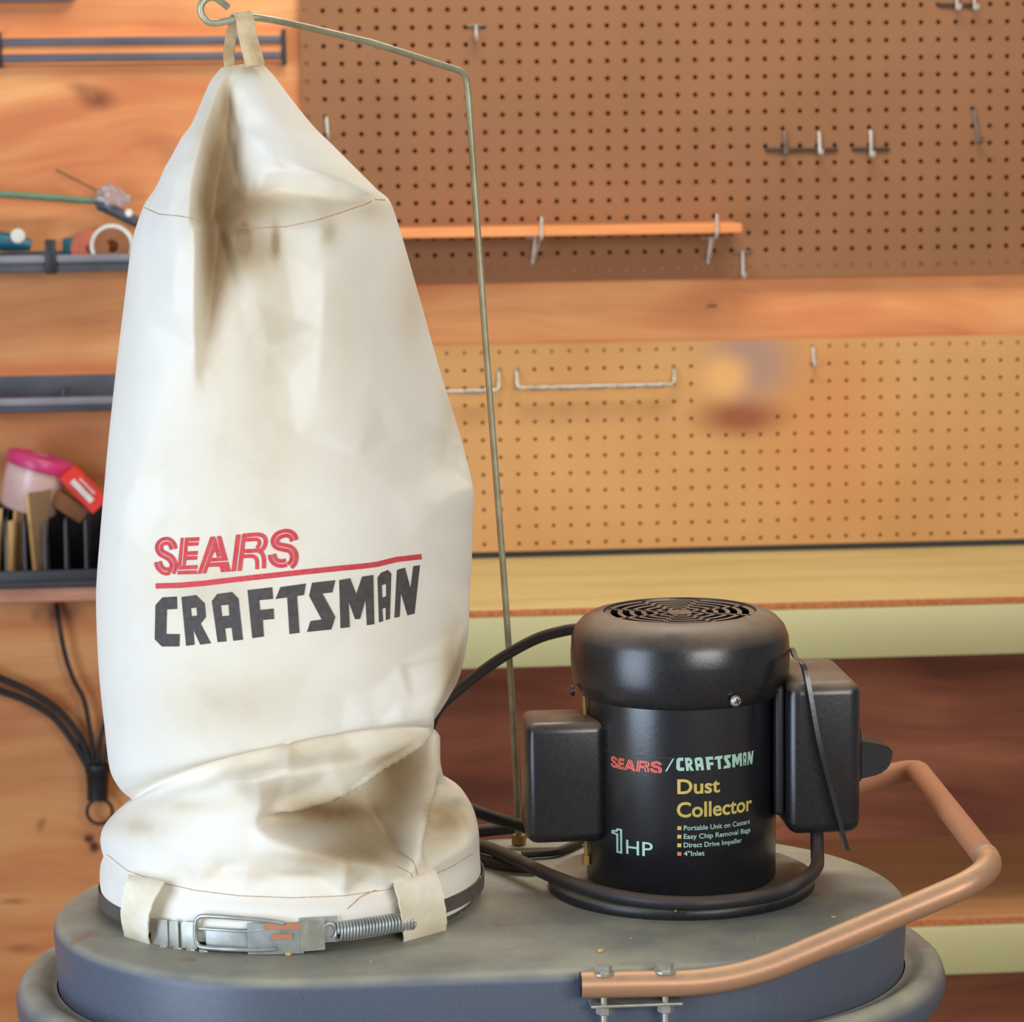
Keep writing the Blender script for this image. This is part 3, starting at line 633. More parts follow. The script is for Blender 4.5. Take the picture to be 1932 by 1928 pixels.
# ---- cords
def cordpart(pts, r=.0058, name='power_cord', par=None, n=10):
    bm = bmesh.new(); tube(bm, crom(pts, n), r, 14); return part(name, bm, M['cord'], par or dc, 60)
zc = ZT+.017
swp = at(1541, 1572, 1, -1.86)
cordpart([swp+V((0, 0, .004)), at(1542, 1610, 1, -1.87), at(1540, 1636, 1, -1.89), at(1518, 1663, 2, zc+.006)+V((0, .005, 0)), at(1470, 1684, 2, zc), at(1400, 1697, 2, zc), at(1310, 1704, 2, zc), at(1210, 1698, 2, zc), at(1120, 1680, 2, zc),
          at(1040, 1652, 2, zc), at(975, 1622, 2, zc), at(915, 1598, 2, zc), at(850, 1585, 2, zc)])
cordpart([V((MX-.080, MY+.03, at(1075, 1190, 1, MY+.02).z)), at(1064, 1190, 1, MY+.04), at(1010, 1206, 1, MY+.06), at(940, 1245, 1, MY+.08), at(870, 1298, 1, MY+.09), at(820, 1350, 1, MY+.095), at(795, 1450, 1, MY+.11), at(800, 1540, 1, MY+.15)], .0048)
cordpart([at(830, 1500, 2, ZT+.05), at(900, 1531, 2, ZT+.035), at(950, 1548, 2, ZT+.025), at(1010, 1562, 2, ZT+.018), at(1070, 1575, 2, ZT+.012)], .0056)
cordpart([at(830, 1574, 2, ZT+.007), at(900, 1568, 2, ZT+.007), at(960, 1562, 2, ZT+.007), at(1040, 1557, 2, ZT+.007), at(1080, 1556, 2, ZT+.007)], .0060)
cordpart([at(840, 1600, 2, ZT+.006), at(910, 1622, 2, ZT+.006), at(960, 1634, 2, ZT+.006), at(1010, 1638, 2, ZT+.0062)], .0050)
cordpart([at(985, 1612, 2, ZT+.005), at(1040, 1608, 2, ZT+.005), at(1068, 1600, 2, ZT+.005), at(1100, 1585, 2, ZT+.005)], .0036)
# ---- bag support rod
rbase = at(979, 1590, 2, ZT+.002); rtop = at(882, 158, 1, rbase.y)
hk = BYC-.004
pts = [rbase+V((0, 0, .001)), at(973, 1450, 1, rbase.y), at(955, 1150, 1, rbase.y), at(913, 600, 1, rbase.y), at(884, 185, 1, rbase.y)]
bend = rounded([at(884, 185, 1, rbase.y), at(879, 137, 1, rbase.y), at(700, 80, 1, rbase.y+(hk-rbase.y)*.42)], .018, 8)
arm = [at(560, 47, 1, rbase.y+(hk-rbase.y)*.8), at(500, 35, 1, hk+.006), at(465, 33, 1, hk), at(440, 37, 1, hk), at(412, 43, 1, hk), at(393, 41, 1, hk), at(380, 26, 1, hk), at(380, 8, 1, hk), at(394, -5, 1, hk+.002), at(410, -2, 1, hk+.004), at(430, 13, 1, hk+.010)]
path = crom(pts, 8)[:-1]+bend+crom([bend[-1]]+arm, 6)[1:]
bm = bmesh.new(); tube(bm, path, .0029, 14); rod = part('bag_support_rod', bm, M['rodm'], dc, 60, label='bent steel rod rising from the tank to carry the bag')
bm = bmesh.new(); cylinder(bm, rbase+V((0, 0, -.0015)), rbase+V((0, 0, .008)), .0065, 6, .001); part('rod_nut', bm, M['brass'], rod)
# ---- handle
HY = TCY-TR-.011; HR = .0102
h0 = at(1096, 1858, 1, HY); h1 = at(1385, 1853, 1, HY); h2 = at(1872, 1650, 1, HY+.01)
zH = h2.z; HB = -1.66
h3 = at(1722, 1449, 1, HB); h4 = at(1618, 1478, 1, HB); h5 = at(1450, 1545, 1, HB); 
hx = V((at(1872, 1650, 1, HY+.01).x, 0, 0))
front = rounded([h0, h1, h2+V((.004, 0, .002)), h2.lerp(h3, .22)], .05, 12)
full = rounded([h0, h1, h2+V((.004, 0, .002)), h3+V((.003, 0, 0)), h4, h5, V((h5.x-.06, HB, ZT-.02))], .045, 12)
# split the tube where the painted cross bar starts
cut = min(range(len(full)), key=lambda i: (V(proj(full[i]))-V((1868, 1603))).length)
A = full[:cut+1]; last = full[cut]; nxt = full[cut+1]
dA = (nxt-last).normalized()
bm = bmesh.new(); n_dense = []
for a_, b2 in zip(A, A[1:]):
    for k in range(3): n_dense.append(a_.lerp(b2, k/3))
n_dense.append(A[-1]+dA*.006)
tube(bm, n_dense, HR, 24)
ha = part('handle', bm, M['copper'], dc, 60, label='shiny copper coloured tube handle')
bm = bmesh.new(); tube(bm, [A[-1]+dA*.0065]+full[cut+1:], HR*.985, 24); hb = part('handle_cross_bar', bm, M['copper_matte'], dc, 60, label='matte tan rear length of the handle')
bm = bmesh.new(); c0 = A[-1]+dA*.006; tube(bm, [c0-dA*.0012, c0+dA*.0012], HR*1.05, 24); part('joint_ring', bm, M['bolt'], ha)
bm = bmesh.new(); tube(bm, [h0-V((.0006, 0, 0)), h0+V((.0004, 0, 0))], HR*.97, 24); part('tube_end', bm, M['black_pl'], ha)
pz2 = at(1200, 1893, 1, HY).z
bp = part('bracket_plate', B((at(1114, 1890, 1, HY).x, HY-.006, pz2-.001), (at(1286, 1890, 1, HY).x, TCY-TR+.004, pz2+.001), bev=.0004), M['bolt'], dc, False)
for px in (1139, 1255):
    c = at(px, 1832, 1, HY); x = c.x; zt_ = h0.lerp(h1, .3).z+HR
    bm = bmesh.new(); cylinder(bm, (x, HY, zt_-.001), (x, HY, zt_+.0055), .0066, 6, .0008); cylinder(bm, (x, HY, zt_-.0015), (x, HY, zt_+.0003), .0085, 20)
    bo = part('bolt', bm, M['bolt'], ha, 35)
    bm = bmesh.new(); cylinder(bm, (x, HY, pz2-.016), (x, HY, zt_-.002), .0026, 12); cylinder(bm, (x, HY, pz2-.0075), (x, HY, pz2-.0012), .0062, 6, .0008); part('nut', bm, M['bolt'], bp, 35)
# sawdust crumbs
bm = bmesh.new()
for (px, py, r) in [(1133, 1795, .0022), (1573, 1731, .0018), (545, 1801, .0030), (520, 1799, .0014), (870, 1722, .0010), (1275, 1719, .0012), (700, 1815, .0009), (1430, 1770, .0008), (960, 1760, .0008), (1190, 1770, .0008)]:
    p = at(px, py, 2, ZT+.0006 if py != 1719 else ZT+.01)
    box(bm, (-r, -r*.7, 0), (r, r*.7, r*.9), r*.2, rot=Matrix.Rotation(random.random()*3, 3, 'Z'), c=p+V((0, 0, r*.4)))
o = single('sawdust_crumbs', 'crumbs of pale sawdust scattered on the dusty tank top', 'sawdust', bm, M['dust'], False); o['kind'] = 'stuff'
# ================================================================ THE CANVAS BAG
RINGS = [  # left px, right px, half depth (m), rise of the front (px)
 ((418, 128), (490, 116), .012, 0), ((400, 152), (516, 142), .028, 0), ((383, 195), (560, 200), .05, 0), ((366, 235), (596, 243), .064, 0), ((345, 262), (625, 271), .076, 0), ((310, 325), (682, 328), .096, 0),
 ((291, 358), (712, 358), .106, 0), ((270, 391), (736, 380), .114, -4), ((250, 455), (758, 445), .125, 0), ((236, 560), (789, 553), .135, 0), ((219, 700), (828, 692), .141, 0), ((203, 850), (872, 835), .146, 0),
 ((196, 930), (891, 917), .149, 0), ((190, 1000), (890, 975), .151, 0), ((182, 1120), (889, 1050), .152, 0), ((187, 1260), (881, 1180), .150, 6), ((198, 1370), (868, 1262), .144, 20), ((208, 1450), (848, 1308), .140, 46), ((228, 1490), (828, 1345), .132, 76),
 ((256, 1517), (812, 1372), .119, 104), ((226, 1531), (829, 1392), .118, 92), ((196, 1560), (829, 1440), .128, 62), ((190, 1580), (842, 1472), .140, 40), ((191, 1590), (872, 1492), .150, 26), ((193, 1600), (893, 1525), .156, 14), ((196, 1606), (902, 1560), .160, 6),
 ((197, 1612), (904, 1600), .162, 0), ((190, 1630), (905, 1618), .1640, 0), ((189, 1660), (906, 1640), .1640, 0), ((196, 1694), (900, 1668), .1620, 0)]
def cr1(vals, t):                                    # Catmull-Rom through samples
    n = len(vals); i = min(int(t), n-2); f = t-i
    a, b_, c, d = vals[max(i-1, 0)], vals[i], vals[i+1], vals[min(i+2, n-1)]
    # monotone-ish: soften the tangents
    m0, m1 = (c-a)*.42, (d-b_)*.42
    return b_*(2*f**3-3*f*f+1)+m0*(f**3-2*f*f+f)+c*(-2*f**3+3*f*f)+m1*(f**3-f*f)
LP = [at(*r[0], 1, BYC) for r in RINGS]; RP = [at(*r[1], 1, BYC) for r in RINGS]; DP = [r[2] for r in RINGS]; RS = [r[3]/2230 for r in RINGS]
# fold relief: (px, py, mm towards the viewer); lines are creases
PTS = []; EDG = []
def relief(*p, line=True):
    s = len(PTS); PTS.extend(p)
    if line: EDG.extend((s+i, s+i+1) for i in range(len(p)-1))
def dots(*p): relief(*p, line=False)
BND = [(300, 90), (150, 400), (120, 900), (110, 1300), (120, 1600), (160, 1800), (550, 1850), (950, 1780), (990, 1500), (990, 900), (840, 300), (560, 80)]
relief(*[(x, y, 0) for x, y in BND+[BND[0]]])
# left tube of the cone, its hard right edge and the hollow beside it
relief((430, 140, 2), (414, 180, 7), (402, 225, 10), (388, 290, 13), (377, 350, 15), (372, 412, 15), (383, 428, 17), (384, 480, 17), (380, 560, 14), (374, 660, 6), (372, 740, 2), (372, 800, 0))
relief((438, 142, -2), (422, 182, -9), (410, 228, -16), (396, 292, -22), (384, 352, -25), (378, 412, -26), (390, 430, -22), (391, 482, -17), (387, 562, -10), (383, 662, -4), (384, 742, -1), (386, 802, 0))
dots((345, 330, 15), (330, 400, 12), (345, 480, 16), (335, 580, 12), (320, 700, 8), (300, 300, 4), (290, 390, 2), (285, 450, 4), (275, 600, 4), (400, 165, 5), (372, 240, 9))
relief((425, 285, -27), (429, 320, -30), (440, 350, -28), (462, 368, -24))
dots((425, 210, -15), (412, 270, -24), (440, 250, -19), (450, 200, -7), (440, 165, -2), (404, 330, -26), (402, 390, -26))
relief((470, 160, 1), (458, 240, -8), (452, 300, -18), (462, 338, -22))
relief((462, 338, -20), (500, 322, -6), (550, 316, 2), (605, 328, 5), (650, 342, 6), (690, 362, 6), (722, 376, 1))
relief((478, 372, -25), (530, 358, -21), (590, 366, -16), (640, 376, -11), (690, 378, -5))
dots((520, 220, 2), (560, 270, 4), (500, 280, -3), (620, 290, 3))
relief((400, 424, -24), (440, 430, -21), (490, 431, -17), (540, 428, -14), (600, 414, -9), (660, 396, -4), (705, 378, 0))
# below the seam
relief((402, 432, -23), (414, 470, -19), (440, 540, -14), (468, 620, -9), (490, 700, -3))
relief((432, 445, -14), (452, 500, -11), (480, 570, -8), (505, 660, -3))
dots((400, 560, -10), (400, 680, -6), (440, 760, -2), (540, 480, -9), (560, 600, -8), (545, 720, -5), (560, 820, -3))
relief((612, 430, -2), (608, 520, 2), (604, 620, 4), (598, 720, 3), (590, 800, 0))
dots((680, 480, 1), (700, 600, 3), (700, 720, 3), (500, 900, 1))
# dent running in from the point on the right edge
relief((888, 916, 6), (856, 926, 5), (822, 952, 4), (790, 990, 2), (770, 1040, 0))
dots((850, 880, -8), (800, 850, -8), (740, 830, -6), (680, 860, -3), (800, 905, -5), (740, 920, -1), (850, 820, -3))
relief((238, 1012, 5), (262, 1004, 2), (300, 975, -3), (340, 940, -4), (420, 890, -2))
dots((240, 960, 4), (225, 1080, 4), (290, 1040, 2), (260, 900, 3), (300, 900, -3))
# corner above the fold on the lower right
relief((786, 1374, 30), (798, 1335, 27), (822, 1285, 22), (848, 1235, 16), (872, 1175, 8), (884, 1110, 2))
dots((835, 1310, 4), (815, 1345, 4), (800, 1372, 2), (860, 1260, 4), (760, 1260, 8), (740, 1320, 14), (700, 1300, 8), (650, 1200, 4), (500, 1150, 3), (400, 1250, 3), (330, 1350, 2))
relief((786, 1374, 30), (764, 1320, 17), (748, 1250, 9))
# the valley line where the body sinks on to the collar
relief((262, 1514, 2), (300, 1497, 1), (350, 1474, 0), (400, 1454, -1), (470, 1424, -1), (550, 1396, 2), (640, 1378, 6), (700, 1371, 13), (745, 1370, 22), (786, 1374, 34))
dots((300, 1440, 0), (380, 1390, 1), (470, 1340, 2), (560, 1310, 3), (650, 1310, 6))
relief((300, 1515, 6), (360, 1494, 9), (430, 1470, 15), (484, 1456, 27))
relief((484, 1456, 30), (540, 1448, 28), (610, 1440, 27), (670, 1430, 27), (730, 1405, 29), (780, 1378, 29))
dots((400, 1476, 5), (480, 1440, 2), (560, 1420, 6), (650, 1404, 13), (720, 1388, 22))
relief((484, 1456, 30), (488, 1490, 22), (492, 1525, 14), (486, 1550, 10))
dots((530, 1480, 17), (600, 1472, 19), (550, 1500, 12), (520, 1515, 9))
relief((508, 1534, 6), (550, 1528, 12), (600, 1514, 16), (640, 1496, 18), (675, 1466, 20), (720, 1430, 22), (770, 1392, 24), (800, 1350, 14))
relief((506, 1542, -4), (552, 1538, -14), (604, 1526, -22), (648, 1508, -27), (686, 1476, -30), (732, 1438, -30), (778, 1400, -25), (806, 1366, -10))
relief((500, 1552, -2), (560, 1552, -14), (640, 1545, -22), (700, 1540, -26), (740, 1545, -27), (760, 1590, -20))
relief((478, 1556, 8), (520, 1586, 9), (580, 1606, 10), (650, 1624, 10), (710, 1634, 9), (765, 1650, 6))
dots((600, 1582, -3), (680, 1596, -5), (730, 1610, -6), (700, 1500, -32), (740, 1490, -32))
relief((735, 1500, -30), (760, 1450, -27), (790, 1410, -14))
relief((820, 1398, 4), (818, 1450, 8), (811, 1500, 9), (800, 1550, 8), (790, 1600, 6), (785, 1650, 3))
relief((770, 1560, -16), (778, 1500, -14), (792, 1450, -6))
relief((806, 1610, -6), (816, 1575, -10), (824, 1530, -11), (830, 1490, -7))
dots((850, 1545, -14), (838, 1585, -12), (866, 1525, -5), (862, 1580, -7))
relief((800, 1640, 4), (830, 1618, 3), (862, 1600, 2), (888, 1578, 2))
dots((420, 1560, 9), (340, 1560, 9), (270, 1560, 6), (230, 1570, 4), (300, 1610, 3), (380, 1615, 4), (420, 1640, -4), (470, 1625, 0), (520, 1655, -4), (600, 1655, -3), (350, 1640, -2), (680, 1662, -3), (430, 1590, 6), (310, 1585, 8))
relief((200, 1612, 0), (240, 1640, -1), (300, 1662, -2), (370, 1678, -2), (450, 1689, -2), (550, 1693, -2), (650, 1690, -2), (730, 1680, -2), (800, 1660, -2), (850, 1640, -1), (900, 1610, 0))
relief((196, 1640, 0), (300, 1695, 1), (430, 1720, 1), (550, 1725, 1), (700, 1715, 1), (820, 1690, 1), (900, 1640, 0))
cdt = delaunay_2d_cdt([V((p[0], p[1])) for p in PTS], EDG, [], 0, 1e-4)
HV = [v for v in cdt[0]]; HH = []
for i, v in enumerate(HV):
    src = cdt[3][i]
    if src: HH.append(sum(PTS[k][2] for k in src)/len(src))
    else:
        d = sorted(((v-V(p[:2])).length, p[2]) for p in PTS)[:2]; HH.append((d[0][1]*d[1][0]+d[1][1]*d[0][0])/(d[0][0]+d[1][0]+1e-9))
GX, GY, GS = 150, 100, 3                                # the relief sampled on a 3 px grid
GW, GH = 280, 560
GRID = [[0.0]*GW for _ in range(GH)]
for f in cdt[2]:
    if len(f) != 3: continue
    A, B_, C_ = [HV[k] for k in f]; ha_, hb_, hc_ = [HH[k] for k in f]
    det = (B_.y-C_.y)*(A.x-C_.x)+(C_.x-B_.x)*(A.y-C_.y)
    if abs(det) < 1e-9: continue
    for gy in range(max(0, int((min(A.y, B_.y, C_.y)-GY)/GS)), min(GH-1, int((max(A.y, B_.y, C_.y)-GY)/GS)+1)+1):
        for gx in range(max(0, int((min(A.x, B_.x, C_.x)-GX)/GS)), min(GW-1, int((max(A.x, B_.x, C_.x)-GX)/GS)+1)+1):
            x, y = GX+gx*GS, GY+gy*GS
            l1 = ((B_.y-C_.y)*(x-C_.x)+(C_.x-B_.x)*(y-C_.y))/det; l2 = ((C_.y-A.y)*(x-C_.x)+(A.x-C_.x)*(y-C_.y))/det
            if l1 > -.001 and l2 > -.001 and l1+l2 < 1.001: GRID[gy][gx] = l1*ha_+l2*hb_+(1-l1-l2)*hc_
def blur(G, n):
    for _ in range(n):
        G = [[(G[y][max(x-1, 0)]+2*G[y][x]+G[y][min(x+1, GW-1)])/4 for x in range(GW)] for y in range(GH)]
        G = [[(G[max(y-1, 0)][x]+2*G[y][x]+G[min(y+1, GH-1)][x])/4 for x in range(GW)] for y in range(GH)]
    return G
G1 = blur(GRID, 2); G2 = blur(G1, 44)
# soft where the relief is gentle, crisp where it is steep
for y in range(1, GH-1):
    for x in range(1, GW-1):
        s = abs(GRID[y][x+1]-GRID[y][x-1])+abs(GRID[y+1][x]-GRID[y-1][x]); GRID[y][x] = max(0, min(1, (s-2.0)/4.0))
WT = blur(GRID, 5)
def low(x, y):                                       # the crumpled foot of the bag keeps its creases
    X, Y = GX+x*GS, GY+y*GS
    return max(0, min(1, (Y-1330-(850-X)*.12)/60))*max(0, min(1, (X-330)/120))
for y in range(GH):
    for x in range(GW):
        l_ = low(x, y); t_ = min(1, max(WT[y][x]*1.5+.10, .85*l_)); HGv = G1[y][x]*t_+G2[y][x]*(1-t_)
        WT[y][x] = WT[y][x]; GRID[y][x] = HGv*(1+(1.1 if HGv < 0 else .2)*l_)
HG = GRID
HG = blur(HG, 1)
def hgt(px, py):
    u, v = (px-GX)/GS, (py-GY)/GS
    if u < 0 or v < 0 or u >= GW-1 or v >= GH-1: return 0
    i, j = int(u), int(v); a, b_ = u-i, v-j
    return (HG[j][i]*(1-a)+HG[j][i+1]*a)*(1-b_)+(HG[j+1][i]*(1-a)+HG[j+1][i+1]*a)*b_
STAINS_SHADE = [(560, 385, 190, 42, .30), (630, 1528, 110, 22, .5), (740, 1480, 40, 70, .35), (848, 1270, 30, 60, .25), (500, 1000, 260, 260, .08), (820, 300, 1, 1, 0), (640, 330, 120, 20, .1), (415, 320, 48, 150, .8), (400, 500, 30, 200, .45), (450, 380, 90, 50, .35), (470, 470, 90, 70, .45), (500, 600, 130, 200, .30), (470, 850, 190, 200, .22), (650, 620, 60, 200, .08), (620, 440, 26, 40, .35), (460, 450, 16, 34, .5), (520, 456, 10, 36, .5), (430, 190, 18, 50, .35),  # real stains; some spots paint shade under folds and on the turned corner
          (400, 1130, 180, 120, .22), (450, 1330, 200, 110, .30), (700, 1210, 120, 120, .10), (560, 1500, 130, 50, .40), (700, 1580, 140, 80, .50), (650, 1430, 150, 30, .25), (850, 1540, 70, 60, .45), (780, 1450, 70, 80, .45), (260, 1560, 70, 30, .35),
          (600, 1620, 160, 30, .35), (460, 1480, 40, 40, .2), (700, 400, 60, 40, .2), (780, 560, 40, 140, .25), (850, 780, 30, 120, .2), (240, 600, 30, 200, .06), (860, 1240, 40, 120, .35), (350, 1520, 100, 20, .25), (468, 125, 60, 22, .45), (500, 1650, 250, 16, .2)]
def stain_shade(px, py):
    s = .10
    for cx, cy, rx, ry, k in STAINS_SHADE:
        d = ((px-cx)/rx)**2+((py-cy)/ry)**2
        if d < 3: s += k*math.exp(-d*1.6)
    return min(s, .85)
NV, NF, NB = 470, 300, 60
bm = bmesh.new(); lay = bm.verts.layers.float.new('stain_shade'); rows = []
# rows spaced by their length in the picture
cum = [0]
for i in range(1, len(RINGS)): cum.append(cum[-1]+max(8, abs(RINGS[i][0][1]-RINGS[i-1][0][1])+abs(RINGS[i][1][1]-RINGS[i-1][1][1])*.6))
for r in range(NV+1):
    s = cum[-1]*r/NV; i = max(k for k in range(len(cum)-1) if cum[k] <= s+1e-9); t = i+(s-cum[i])/(cum[i+1]-cum[i])
    L = V([cr1([p[k] for p in LP], t) for k in range(3)]); R_ = V([cr1([p[k] for p in RP], t) for k in range(3)])
    dep = cr1(DP, t); rise = cr1(RS, t); mid = (L+R_)/2; hv = (R_-L)/2; row = []
    for k in range(NF+NB):
        a = PI+PI*k/NF if k <= NF else PI*(k-NF)/NB    # front half first, left to right
        c, s_ = math.cos(a), math.sin(a)
        p = mid+hv*c+V((0, dep*s_, 0))
        if s_ < 0: p.z += rise*(-s_)
        nx, ny = c/max(hv.length, .01), s_/max(dep, .01); l_ = math.hypot(nx, ny); nx /= l_; ny /= l_
        px, py = proj(p)
        if s_ < -.02:
            wgt = min(1, max(0, (-s_-.02)/.30)); wgt = wgt*wgt*(3-2*wgt)
            sinE = max(0, (py-230)/5500+.01); h = 0
            for _ in range(3): h = hgt(px, py+h*wgt*sinE*2.23)/1000*1000 if False else hgt(px, py+h*wgt*sinE*2.23)
            h *= 1.3*wgt/1000
            p = p+V((nx*.35*h, -h, 0))
        else: wgt = 0
        v = bm.verts.new(p); v[lay] = stain_shade(*proj(p)); row.append(v)
    rows.append(row)
n = NF+NB
for A, B_ in zip(rows, rows[1:]):
    for k in range(n): bm.faces.new((A[k], A[(k+1) % n], B_[(k+1) % n], B_[k]))
bm.faces.new(rows[0])
for _ in range(2): bmesh.ops.smooth_vert(bm, verts=[v for r in rows[1:-1] for v in r], factor=.35, use_axis_x=True, use_axis_y=True, use_axis_z=True)
bmesh.ops.recalc_face_normals(bm, faces=bm.faces)
tree = BVHTree.FromBMesh(bm)
bag = thing('dust_bag', 'cream canvas dust bag with red and black lettering, hung from the steel rod', 'bag', (BX, BYC, ZT+.02))
# keep the cloth's real thickness at the open hem: turn it under
hem = rows[-1]; inn = [bm.verts.new(V((BX, BYC, v.co.z))+(v.co-V((BX, BYC, v.co.z)))*.975+V((0, 0, .004))) for v in hem]
for v in inn: v[lay] = .2
for k in range(n): bm.faces.new((hem[k], hem[(k+1) % n], inn[(k+1) % n], inn[k]))
part('bag_body', bm, M['canvas'], bag, 'all')
def onbag(px, py, off):
    r = ray(px, py).normalized(); loc, nr, i, d = tree.ray_cast(CAM, r)
    if loc is None: return None
    if nr.dot(r) > 0: nr = -nr
    return loc+nr*off
def seam(pts, r=.00035, off=.0002, name='stitching'):
    P = []
    for a_, b2 in zip(pts, pts[1:]):
        m_ = max(2, int(math.hypot(b2[0]-a_[0], b2[1]-a_[1])/6))
        for k in range(m_): q = onbag(a_[0]+(b2[0]-a_[0])*k/m_, a_[1]+(b2[1]-a_[1])*k/m_, off); P += [q] if q else []
    bm = bmesh.new(); tube(bm, P, r, 6); part(name, bm, M['thread'], bag)
seam([(273, 392), (300, 404), (340, 408), (370, 414)]); seam([(402, 424), (430, 429), (480, 431), (540, 428), (600, 415), (640, 402), (690, 385), (707, 376)]); seam([(707, 376), (733, 378)])
seam([(203, 1612), (240, 1642), (300, 1664), (370, 1680), (450, 1690), (550, 1694), (650, 1690), (730, 1678), (800, 1658), (850, 1636), (898, 1606)])
seam([(655, 1715), (680, 1692), (715, 1676)], .0004); seam([(745, 1632), (775, 1648), (782, 1668)], .0004); seam([(752, 1605), (780, 1625), (792, 1665)], .0004)
# ---- printed lettering
def print_on(name, polys, mat, mapf, cell=9, label=None, par=None):
    """polys: list of (outer, [holes]) in flat coordinates; cut into small cells, then laid on the surface by mapf"""
    bm = bmesh.new()
    for outer, holes in polys:
        pts = []; edges = []
        for lp in [outer]+holes:
            s = len(pts); pts += [V(p) for p in lp]; edges += [(s+i, s+(i+1) % len(lp)) for i in range(len(lp))]
        xs = [p.x for p in pts]; ys = [p.y for p in pts]
        res = delaunay_2d_cdt(pts, edges, [], 0, 1e-6)
        vs = [bm.verts.new((v.x, v.y, 0)) for v in res[0]]
        for f in res[2]:
            c = sum((res[0][k] for k in f), V((0, 0)))/len(f)
            if inside(c, outer) and not any(inside(c, h) for h in holes):
                try: bm.faces.new([vs[k] for k in f])
                except ValueError: pass
    x0, x1 = min(v.co.x for v in bm.verts), max(v.co.x for v in bm.verts); y0, y1 = min(v.co.y for v in bm.verts), max(v.co.y for v in bm.verts)
    for ax, lo, hi in ((0, x0, x1), (1, y0, y1)):
        t = lo+cell
        while t < hi:
            co = (t, 0, 0) if ax == 0 else (0, t, 0); no = (1, 0, 0) if ax == 0 else (0, 1, 0)
            bmesh.ops.bisect_plane(bm, geom=bm.verts[:]+bm.edges[:]+bm.faces[:], plane_co=co, plane_no=no); t += cell
    bad = []
    for v in bm.verts:
        q = mapf(v.co.x, v.co.y)
        if q is None: bad.append(v)
        else: v.co = q
    if bad: bmesh.ops.delete(bm, geom=bad, context='VERTS')
    L = root_loc(par); bmesh.ops.translate(bm, verts=bm.verts, vec=-L)
    bmesh.ops.dissolve_degenerate(bm, edges=bm.edges, dist=1e-7)
    me = bpy.data.meshes.new(name); bm.to_mesh(me); bm.free(); me.materials.append(mat); me.shade_smooth()
    o = bpy.data.objects.new(name, me); COL.objects.link(o); o.parent = par
    if label: o['label'] = label
    return o
def inside(p, poly):
    c = False; n = len(poly)
    for i in range(n):
        x1, y1 = poly[i]; x2, y2 = poly[i-1]
        if (y1 > p[1]) != (y2 > p[1]) and p[0] < (x2-x1)*(p[1]-y1)/(y2-y1)+x1: c = not c
    return c
CR = [([(185, 488), (260, 484), (262, 548), (208, 551), (205, 678), (275, 679), (273, 743), (183, 744), (145, 706), (149, 528)], []),
 ([(284, 486), (360, 476), (405, 520), (411, 590), (384, 625), (437, 727), (382, 734), (345, 655), (352, 735), (308, 740)], [[(333, 545), (362, 541), (366, 582), (337, 586)]]),
 ([(442, 507), (470, 470), (546, 460), (580, 495), (603, 708), (553, 714), (545, 646), (510, 650), (518, 717), (472, 721)], [[(488, 530), (529, 526), (533, 582), (495, 586)]]),
 ([(627, 450), (755, 435), (760, 496), (688, 503), (692, 553), (762, 546), (765, 600), (706, 606), (712, 692), (652, 700)], []),
 ([(798, 434), (930, 416), (920, 476), (884, 481), (897, 672), (845, 679), (833, 488), (772, 497)], []),
 ([(962, 412), (1083, 398), (1068, 462), (1016, 468), (1083, 590), (1062, 655), (936, 668), (954, 611), (1012, 603), (947, 480)], []),
 ([(1103, 398), (1160, 388), (1192, 470), (1222, 380), (1281, 371), (1286, 628), (1247, 633), (1240, 500), (1212, 600), (1186, 602), (1153, 510), (1158, 643), (1110, 649)], []),
 ([(1302, 385), (1320, 360), (1356, 345), (1374, 365), (1367, 600), (1346, 607), (1345, 542), (1328, 547), (1332, 612), (1310, 619)], [[(1325, 425), (1347, 418), (1347, 482), (1328, 489)]]),
 ([(1403, 345), (1445, 333), (1474, 440), (1488, 326), (1523, 320), (1495, 573), (1458, 582), (1424, 465), (1418, 589), (1390, 595)], [])]
def strip(path, offs, w, rnd=True):
    P = crom([V((x, y, 0)) for x, y in path], 6) if rnd else [V((x, y, 0)) for x, y in path]; out = []
    for o in offs:
        Lf, Rt = [], []
        for i, p in enumerate(P):
            t = (P[min(i+1, len(P)-1)]-P[max(i-1, 0)]).normalized(); nn = V((-t.y, t.x, 0))
            a_, b2 = p+nn*(o-w/2), p+nn*(o+w/2); Lf.append((a_.x, a_.y)); Rt.append((b2.x, b2.y))
        out.append((Lf, Rt))
    res = []
    for Lf, Rt in out:
        for i in range(len(Lf)-1): res.append(([Lf[i], Lf[i+1], Rt[i+1], Rt[i]], []))
    return res
def zc_(p): return (110.4+p[0]*.4286, 96.6+p[1]*.4286)
def zs(path, offs, w): return strip([zc_(p) for p in path], [o*.4286 for o in offs], w*.4286)
def zp(*p): return [([zc_(q) for q in p], [])]
SEARS = zs([(309, 330), (297, 282), (264, 242), (225, 228), (172, 242), (138, 282), (134, 326), (158, 370), (205, 400), (262, 432), (302, 486), (308, 548), (280, 616)], (-27, 27), 43)
SEARS += zs([(119, 480), (134, 535), (172, 580), (218, 600), (258, 592)], (-27, 27), 43)
SEARS += zp((395, 192), (432, 190), (402, 530), (357, 565)) + zp((447, 190), (622, 183), (616, 232), (490, 237), (484, 247), (614, 243), (608, 285), (478, 292), (474, 356), (602, 350), (598, 398), (470, 403), (468, 413), (596, 410), (592, 457), (462, 463), (456, 527), (600, 522), (594, 570), (357, 578), (358, 572), (404, 535), (416, 530))+zp((357, 591), (592, 584), (590, 630), (357, 637))
